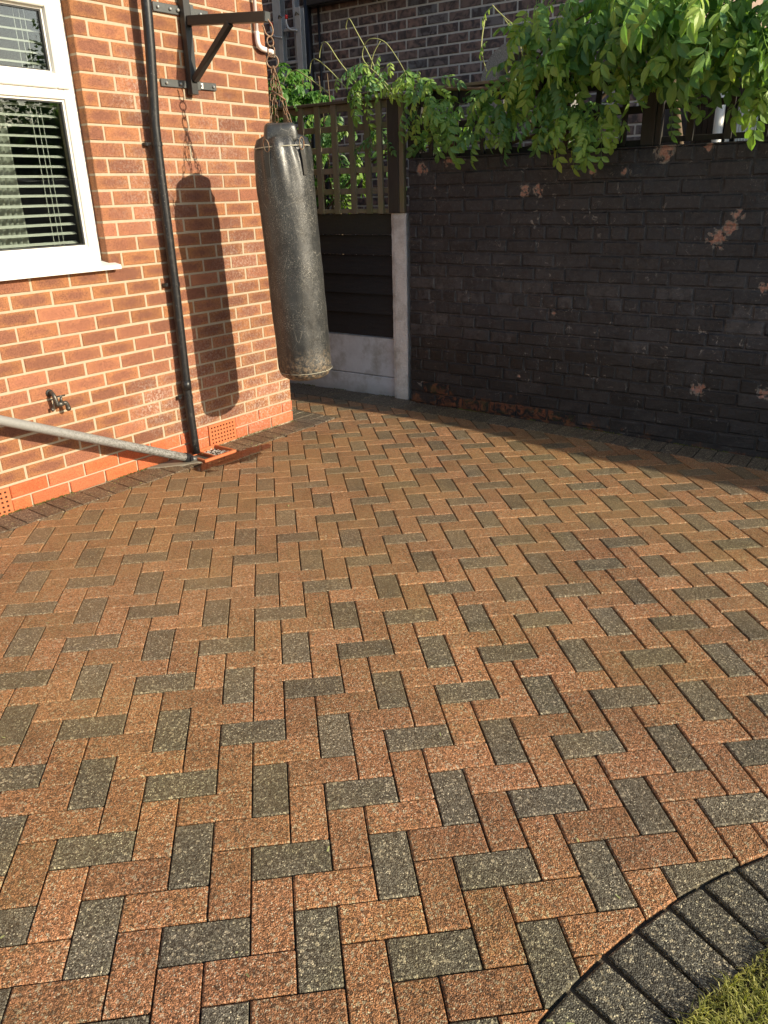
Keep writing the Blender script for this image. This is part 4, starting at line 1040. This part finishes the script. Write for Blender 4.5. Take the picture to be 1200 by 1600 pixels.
# beyond the right trellis
o = thing('neighbour_shed', 'brown boarded shed side glimpsed through the right trellis', 'shed', MW)
for k in range(4): mb = MB(); mb.bev(1.50 + .036 * k * 1, 1.534 + .036 * k, 1.50, 1.53, -.1, 2.5, .002); mb.build('board', M_SHED, o)
mb = MB(); mb.box(1.50, 1.64, 1.532, 3.2, -.1, 2.5); mb.build('shed_wall', M_SHED, o)
o = thing('white_drainpipe', 'bright white drainpipe glimpsed through the right trellis', 'pipe', MW)
mb = MB(); mb.tube([(1.70, 1.42, -.1), (1.70, 1.42, 2.14), (1.68, 1.5, 2.2)], .033, 16); mb.build('pipe', M_UPVC, o, smooth=True)
mb = MB(); mb.bev(1.745, 1.765, 1.46, 1.52, -.1, 2.3, .003); mb.build('trim', M_UPVC, o)
bw = thing('neighbour_outbuilding', 'dark outbuilding with a pale curtained window behind the right trellis', 'outbuilding', MW)
mb = MB(); mb.box(1.77, 4.5, 1.62, 4, -.1, 2.35); mb.build('wall', M_SHED, bw)
mb = MB(); nn = 14; vs = []
for i in range(nn + 1): vs += [(1.78 + .14 * i / nn, 1.60 - .008 * (i % 2), 1.75), (1.78 + .14 * i / nn, 1.60 - .008 * (i % 2), 2.05)]
mb.add(vs, [(2 * i, 2 * i + 2, 2 * i + 3, 2 * i + 1) for i in range(nn)]); mb.build('curtain', M_BLIND, bw)

# ------------------------------------------------------------------ climbing plants
def leaflet(mb, base, d, nrm, L, w, tone):
    d = d.normalized(); s = d.cross(nrm).normalized(); nn = s.cross(d).normalized(); st = ((0, 0), (.22, .72), (.5, 1.0), (.8, .58), (1, 0)); vs = []; 
    for t, ww in st:
        p = base + d * L * t - nn * L * .30 * t * t
        if ww == 0: vs.append(p)
        else: vs += [p - s * w * ww + nn * w * .28, p, p + s * w * ww + nn * w * .28]
    mb.add(vs, [(0, 2, 1), (0, 3, 2), (1, 2, 5, 4), (2, 3, 6, 5), (4, 5, 8, 7), (5, 6, 9, 8), (7, 8, 10), (8, 9, 10)], tone)
def compound(rnd, L=.27, pairs=5, ll=.066, lw=.0145, droop=1.0):
    mb = MB(); pts = []; n_ = 9
    ben = rnd.uniform(.8, 1.5) * droop
    for k in range(n_):
        t = k / (n_ - 1); a = -ben * t * .8; 
        pts.append(Vector((L * t * math.cos(a * .6), rnd.uniform(-.002, .002), -L * ben * .42 * t * t)))
    mb.tube(pts, [.0018] * 6 + [.0012] * 3, 4, tone=.5)
    def at(t): i = min(int(t * (n_ - 1)), n_ - 2); f = t * (n_ - 1) - i; return pts[i].lerp(pts[i + 1], f), (pts[i + 1] - pts[i]).normalized()
    for k in range(pairs):
        t = .24 + .70 * k / max(1, pairs - 1); p, d = at(t); up = Vector((0, 1, 0)).cross(d); up = -up if up.z < 0 else up; sc = (1 - .3 * abs(t - .55)) * rnd.uniform(.88, 1.1)
        for s in (-1, 1):
            sd = Vector((0, s, 0)); dir_ = (sd * .85 + d * rnd.uniform(.25, .6) - Vector((0, 0, rnd.uniform(.15, .7)))).normalized()
            nn = (up + sd * rnd.uniform(.2, .5) + Vector((rnd.uniform(-.25, .25),) * 3)).normalized(); leaflet(mb, p, dir_, nn, ll * sc, lw * sc, rnd.uniform(-.08, .08) + .1)
    p, d = at(1.0); leaflet(mb, p, d - Vector((0, 0, .3)), Vector((0, 1, 0)).cross(d) * -1 + Vector((0, 0, .5)), ll * 1.05, lw * 1.05, .1)
    return mb
rnd = random.Random(3)
LEAFB = [compound(rnd, rnd.uniform(.20, .28), rnd.choice((4, 5, 5, 6)), rnd.uniform(.066, .088), rnd.uniform(.0165, .0215), rnd.uniform(.7, 1.3)) for _ in range(9)]
LEAFM = [b.mesh('leaf', M_LEAF) for b in LEAFB]; LEAFY = [b.mesh('leaf', M_YOUNG) for b in LEAFB[:4]]
SM = [compound(rnd, rnd.uniform(.09, .13), 3, .045, .0105, 1.0) for _ in range(3)]
YOUNG = [b.mesh('leaf', M_YOUNG) for b in SM]
# palmate leaves for the shrub and the vine
def palm(rnd, L):
    mb = MB(); mb.tube([(0, 0, 0), (.03, 0, .01)], .0015, 4)
    for a in (-1.35, -.7, 0, .7, 1.35): leaflet(mb, Vector((.03, 0, .01)), Vector((math.cos(a), math.sin(a), -.15)), Vector((0, 0, 1)), L * (1 - .22 * abs(a)), L * .24, rnd.uniform(-.1, .1) + .1)
    return mb
PALMB = [palm(rnd, rnd.uniform(.05, .075)) for _ in range(4)]; PALM = [b.mesh('leaf', M_BUSH) for b in PALMB]
def lobed(rnd, L):
    mb = MB(); P = []; n_ = 20
    for k in range(n_):
        a = -2.6 + 5.2 * k / (n_ - 1); r = L * (.62 + .38 * abs(math.cos(a * 1.25)) ** 1.5) * (1 - .09 * (k % 2)) * (1.0 - .12 * abs(a)); P.append((r * math.cos(a), r * math.sin(a), -.18 * r * abs(math.sin(a)) - .12 * r))
    mb.add([(0, 0, 0)] + P, [(0, k + 1, k + 2) for k in range(n_ - 1)], .1); return mb
GRAPE = [lobed(rnd, .085).mesh('leaf', M_LEAF) for _ in range(3)]

wis = thing('wisteria', 'wisteria with drooping leaves spilling over the trellis and black wall', 'climber', MW)
leaves = []   # (mesh index list, matrix, young)
def place(u, e, z, yaw_, pitch, roll, scale, young=False, kind='w'):
    M = Matrix.Translation((u, -e, z)) @ Matrix.Rotation(yaw_, 4, 'Z') @ Matrix.Rotation(pitch, 4, 'Y') @ Matrix.Rotation(roll, 4, 'X') @ Matrix.Scale(scale, 4)
    leaves.append((kind, M, young))
CL = [  # u, z, e, ru, rz, re, count, scale, young
    (-.33, 2.25, .0, .20, .05, .10, 15, .66, .6), (.14, 2.15, .06, .15, .05, .08, 10, .72, .5), (.02, 2.20, .02, .1, .05, .05, 6, .7, .6), (.30, 2.02, .10, .15, .05, .06, 9, .8, .1),
    (.50, 1.99, .08, .22, .08, .08, 16, .85, .1), (.80, 1.93, .10, .20, .10, .08, 20, .85, .08), (.85, 2.10, .10, .15, .10, .1, 14, .8, .3),
    (1.08, 2.17, .10, .25, .18, .13, 40, .9, .35), (1.10, 2.42, .10, .22, .10, .15, 24, .9, .6), (1.25, 1.93, .15, .2, .10, .1, 24, .9, .15), (1.45, 2.32, .2, .28, .20, .18, 52, 1.15, .2),
    (1.40, 1.86, .2, .12, .05, .05, 12, .85, .4), (1.50, 2.62, .1, .3, .15, .2, 30, 1.0, .2), (1.95, 2.38, .25, .36, .17, .18, 66, 1.3, .2), (2.05, 2.20, .27, .20, .07, .12, 22, 1.2, .25), (1.83, 2.07, .16, .09, .08, .05, 9, .9, .1), (2.42, 2.3, .2, .25, .25, .2, 34, 1.25, .2), (2.33, 1.98, .22, .05, .06, .05, 5, 1.0, .1), (1.72, 2.25, .22, .12, .06, .1, 14, 1.0, .1),
    (1.95, 2.7, .1, .6, .18, .25, 40, 1.05, .3), (2.8, 2.35, .05, .3, .25, .2, 30, 1.0, .2),
    (.30, 1.95, -.12, .30, .10, .06, 16, .8, .1), (1.1, 1.95, -.1, .3, .1, .05, 18, .8, .1), (-.24, 1.83, .0, .10, .04, .02, 6, .55, .3), (-.7, 1.95, -.26, .38, .16, .08, 26, .8, .1), (-.6, 1.6, -.30, .35, .10, .08, 12, .7, .2), (-1.3, 1.85, -.2, .25, .25, .1, 18, .8, .3)]
for (u, z, e, ru, rz, re, cnt, sc, yg) in CL:
    for k in range(cnt):
        a = random.uniform(0, 6.28); rr = math.sqrt(random.random()); uu = u + ru * rr * math.cos(a); zz = z + rz * rr * math.sin(a) + .03; ee = e + random.gauss(0, re * .6)
        y = random.gauss(-math.pi / 2 - .25, .95) if e > -.05 else random.uniform(-3.1, 0)
        place(uu, ee, zz, y, random.gauss(.42, .42), random.gauss(0, .5), sc * random.uniform(.75, 1.15), random.random() < yg * .7)
# a few sprigs placed where they hang by themselves
for (u, e, z, ya, pi_, s_) in ((1.36, .22, 1.86, -1.6, 1.1, .95), (1.30, .24, 1.84, -1.9, 1.2, .85), (1.50, .2, 1.90, -1.2, 1.1, .8), (.05, .06, 2.06, -2.0, .7, .8), (.12, .07, 2.02, -1.2, .8, .7), (1.82, .16, 1.98, -1.9, 1.2, .8), (2.30, .25, 2.02, -2.4, .5, 1.0), (.28, .14, 2.1, -1.4, .5, .8), (-.38, .06, 2.16, -1.3, .9, .8), (-.28, .05, 2.13, -1.6, 1.0, .7), (2.18, .42, 2.22, -1.8, .9, .9), (2.08, .42, 2.36, -1.7, .8, .9)):
    place(u, e, z, ya, pi_, 0, s_, random.random() < .5)
PMW = MW; sc = []
for i, (kd, M, yg) in enumerate(leaves):
    P = project(PMW @ M @ Vector((.12, 0, -.03))); ok = P and 0 < P[0] < 1200 and 0 < P[1] < 1600
    d = (PMW @ M.translation - CAM).length; sc.append((0 if ok else 1, -(-M.translation.y) + d * .2, i))
sc.sort(); restL = MB(); restY = MB()
for n_, (_, _, i) in enumerate(sc):
    kd, M, yg = leaves[i]
    if n_ < 298: put('leaf', random.choice(LEAFY if yg else LEAFM), wis, M)
    else:
        b = random.choice(LEAFB); t_ = random.random(); tgt = restY if yg else restL; n0 = len(tgt.v)
        tgt.v += [tuple(M @ Vector(v)) for v in b.v]; tgt.lc += b.lc; tgt.f += [[q + n0 for q in f] for f in b.f]; tgt.t += [x + t_ for x in b.t]; tgt.mi += b.mi
restL.build('leaves', M_LEAF, wis, kind='stuff'); restY.build('young_leaves', M_YOUNG, wis, kind='stuff')
# woody stems
for pts, r in (([(.55, .14, 1.74), (.75, .12, 1.80), (.95, .11, 1.84), (1.15, .12, 1.90), (1.4, .14, 2.1), (1.6, .16, 2.3)], .012), ([(.62, .12, 1.80), (.8, .14, 1.76), (.98, .12, 1.83)], .007), ([(.80, .10, 1.98), (.9, .11, 1.88), (.98, .11, 1.83)], .006), ([(-.9, .2, 1.4), (-.6, .16, 1.62), (-.4, .12, 1.72), (-.2, .1, 1.78), (.1, .14, 1.8), (.5, .14, 1.82)], .008), ([(-.6, .1, 2.14), (-.2, .06, 2.17), (.3, .02, 2.13), (.8, .04, 2.12), (1.4, .05, 2.3), (2.2, .0, 2.4), (3, .05, 2.5)], .012), ([(.2, .14, 1.76), (.4, .16, 1.9), (.5, .14, 2.05)], .006), ([(1.9, .3, .0), (1.85, .28, 1.2), (1.7, .25, 2.0), (1.6, .16, 2.4)], .022)):
    mb = MB(); mb.tube(smooth_path(pts, 5), r, 7); mb.build('stem', M_STEM, wis, smooth=True)
TEN = [[(-.122, 2.121), (-.24, 2.246), (-.315, 2.387), (-.389, 2.519), (-.45, 2.608), (-.495, 2.576), (-.502, 2.558)], [(-.111, 2.14), (-.24, 2.254), (-.353, 2.364), (-.30, 2.466), (-.181, 2.448), (-.08, 2.33), (.018, 2.186)],
       [(-.427, 2.22), (-.56, 2.37), (-.639, 2.48), (-.695, 2.493), (-.74, 2.45), (-.748, 2.41)], [(-.511, 2.2), (-.647, 2.33), (-.758, 2.40), (-.823, 2.39), (-.848, 2.32)], [(-.656, 2.18), (-.797, 2.27), (-.941, 2.345), (-1.001, 2.355), (-1.046, 2.33), (-1.077, 2.27)],
       [(.907, 2.339), (.807, 2.407), (.712, 2.468), (.645, 2.526), (.627, 2.551)], [(1.522, 2.147), (1.545, 2.163), (1.595, 2.14), (1.604, 2.12), (1.571, 2.092), (1.564, 2.054), (1.591, 2.042)], [(1.056, 2.097), (.849, 2.235), (.802, 2.355), (.712, 2.468)], [(.559, 2.486), (.55, 2.334), (.6, 2.2)], [(-.3, 2.3), (-.26, 2.38), (-.2, 2.45)]]
for k, t in enumerate(TEN):
    e = .12 if k == 6 else 0.0; P = smooth_path([(u, -e + .02 * math.sin(i * 1.3 + k), z) for i, (u, z) in enumerate(t)], 6); n_ = len(P)
    mb = MB(); mb.tube(P, [.0045 - .002 * i / n_ for i in range(n_)], 6); mb.build('tendril', M_TENDRIL, wis, smooth=True)
for (u, z, ya) in ((-.12, 2.32, -1.0), (.02, 2.27, -.4), (-.70, 2.22, -2), (-.2, 2.36, -1.6), (.60, 2.36, -2.2), (.63, 2.54, -2.8), (.75, 2.45, -.8), (-.45, 2.3, -1.5), (-.56, 2.27, -1.3), (.1, 2.25, -1)):
    put('leaf', random.choice(YOUNG), wis, Matrix.Translation((u, -.02, z)) @ Matrix.Rotation(ya, 4, 'Z') @ Matrix.Rotation(.4, 4, 'Y') @ Matrix.Scale(random.uniform(.6, .9), 4))
# faded flower racemes
for (u, z, e, L) in ((1.56, 2.30, .32, .20), (1.66, 2.24, .32, .13), (.93, 1.97, .08, .12)):
    mb = MB(); mb.tube([(0, 0, 0), (0, 0, -L)], .002, 5)
    for k in range(int(L * 330)):
        t = random.random(); a = random.uniform(0, 6.28); r = .026 * (1 - .6 * t); chip(mb, (r * math.cos(a), r * math.sin(a), -L * t), .0075)
    mb.build('flower_raceme', M_SEED, wis).matrix_local = Matrix.Translation((u, -e, z))
vine = thing('grape_vine', 'vine with broad lobed leaves among the wisteria above the black wall', 'vine', MW)
for k in range(16):
    u = random.choice((random.uniform(.95, 1.3), random.uniform(1.2, 1.45))); z = random.uniform(2.1, 2.42)
    put('leaf', random.choice(GRAPE), vine, Matrix.Translation((u, -random.uniform(.25, .33), z)) @ Matrix.Rotation(random.gauss(-1.7, .5), 4, 'Z') @ Matrix.Rotation(random.uniform(.6, 1.3), 4, 'Y') @ Matrix.Scale(random.uniform(.6, 1.1), 4))
mb = MB(); mb.tube(smooth_path([(.9, -.1, 2.1), (1.1, -.2, 2.3), (1.35, -.24, 2.4)], 5), .005, 6); mb.build('stem', M_STEM, vine, smooth=True)
bush = thing('leafy_shrub', 'bright green leafy shrub behind the trellis beside the bag chains', 'shrub', MW)
cnt = 0
for (u, z, e, ru, rz, re, n_) in ((-1.33, 2.33, -.35, .16, .13, .12, 70), (-1.22, 2.16, -.25, .2, .1, .1, 70), (-1.05, 2.22, -.3, .10, .06, .08, 24), (-1.25, 1.9, -.3, .25, .2, .1, 60), (-1.0, 1.6, -.3, .15, .15, .08, 30)):
    for k in range(n_):
        a = random.uniform(0, 6.28); rr = math.sqrt(random.random())
        put('leaf', random.choice(PALM), bush, Matrix.Translation((u + ru * rr * math.cos(a), -(e + random.gauss(0, re)), z + rz * rr * math.sin(a))) @ Matrix.Rotation(random.gauss(-1.3, .9), 4, 'Z') @ Matrix.Rotation(random.gauss(.3, .45), 4, 'Y') @ Matrix.Scale(random.uniform(.8, 1.25), 4)); cnt += 1
for k in range(7):
    mb = MB(); mb.tube(smooth_path([(-1.2 + .05 * k, .32, 0), (-1.25 + .07 * k, .3, 1.2), (-1.4 + .08 * k, .33, 2.0 + .04 * k), (-1.42 + .08 * k, .34, 2.35)], 4), [.009] * 8 + [.004] * 5, 6); mb.build('stem', M_STEM, bush, smooth=True)

# ------------------------------------------------------------------ beyond the right edge: tree and hedge behind the wall
def leafmass(mb, cen, rad, n_, size, rnd):
    for k in range(n_):
        while True:
            v = Vector((rnd.uniform(-1, 1), rnd.uniform(-1, 1), rnd.uniform(-1, 1)))
            if .25 < v.length < 1: break
        if noise.noise(v * 2.3 + Vector(cen)) < -.12: continue
        p = Vector(cen) + Vector((v.x * rad[0], v.y * rad[1], v.z * rad[2])); d = Vector((rnd.gauss(0, 1), rnd.gauss(0, 1), rnd.gauss(0, .6))).normalized(); s = d.cross(Vector((rnd.gauss(0, 1), rnd.gauss(0, 1), 1))).normalized(); L = size * rnd.uniform(.6, 1.3)
        mb.add([p, p + d * L * .5 + s * L * .28, p + d * L, p + d * L * .5 - s * L * .28], [(0, 1, 2, 3)], rnd.random())
tr = thing('garden_tree', 'leafy tree growing behind the black wall beyond the right edge', 'tree', MW, (5.6, 1.9, 0))
mb = MB(); mb.tube(smooth_path([(0, 0, 0), (.05, 0, 1.2), (-.1, .05, 2.2), (.1, .1, 3.4)], 4), [.11, .1, .1, .09, .09, .08, .08, .07, .06, .05, .04, .03, .02], 10); mb.build('trunk', M_STEM, tr, smooth=True)
mb = MB(); leafmass(mb, (0, .1, 2.9), (1.5, 1.0, 1.3), 5200, .10, rnd); mb.build('crown', M_TREE, tr)
hd = thing('hedge', 'tall leafy hedge behind the black wall beyond the right edge', 'hedge', MW, (6.2, 1.5, 0))
mb = MB(); mb.box(-2.7, 6, -.3, .4, 0, 2.5); mb.build('hedge_core', M_SOIL, hd)
mb = MB()
for k in range(9000):
    x = rnd.uniform(-2.9, 6); top = 2.85 + .3 * noise.noise(Vector((x * 1.3, 0, 0))); z = 1.2 + rnd.random() ** .7 * (top - 1.2); y = rnd.uniform(-.6, -.15) + .12 * noise.noise(Vector((x * 2, z * 2, 0)))
    p = Vector((x, y, z)); d = Vector((rnd.gauss(0, 1), rnd.gauss(0, 1), rnd.gauss(0, .7))).normalized(); s = d.cross(Vector((rnd.gauss(0, 1), rnd.gauss(0, 1), 1))).normalized(); L = rnd.uniform(.05, .10)
    mb.add([p, p + d * L * .5 + s * L * .3, p + d * L, p + d * L * .5 - s * L * .3], [(0, 1, 2, 3)], rnd.random())
mb.build('foliage', M_TREE, hd, kind='stuff')
print('objects', len(bpy.data.objects))
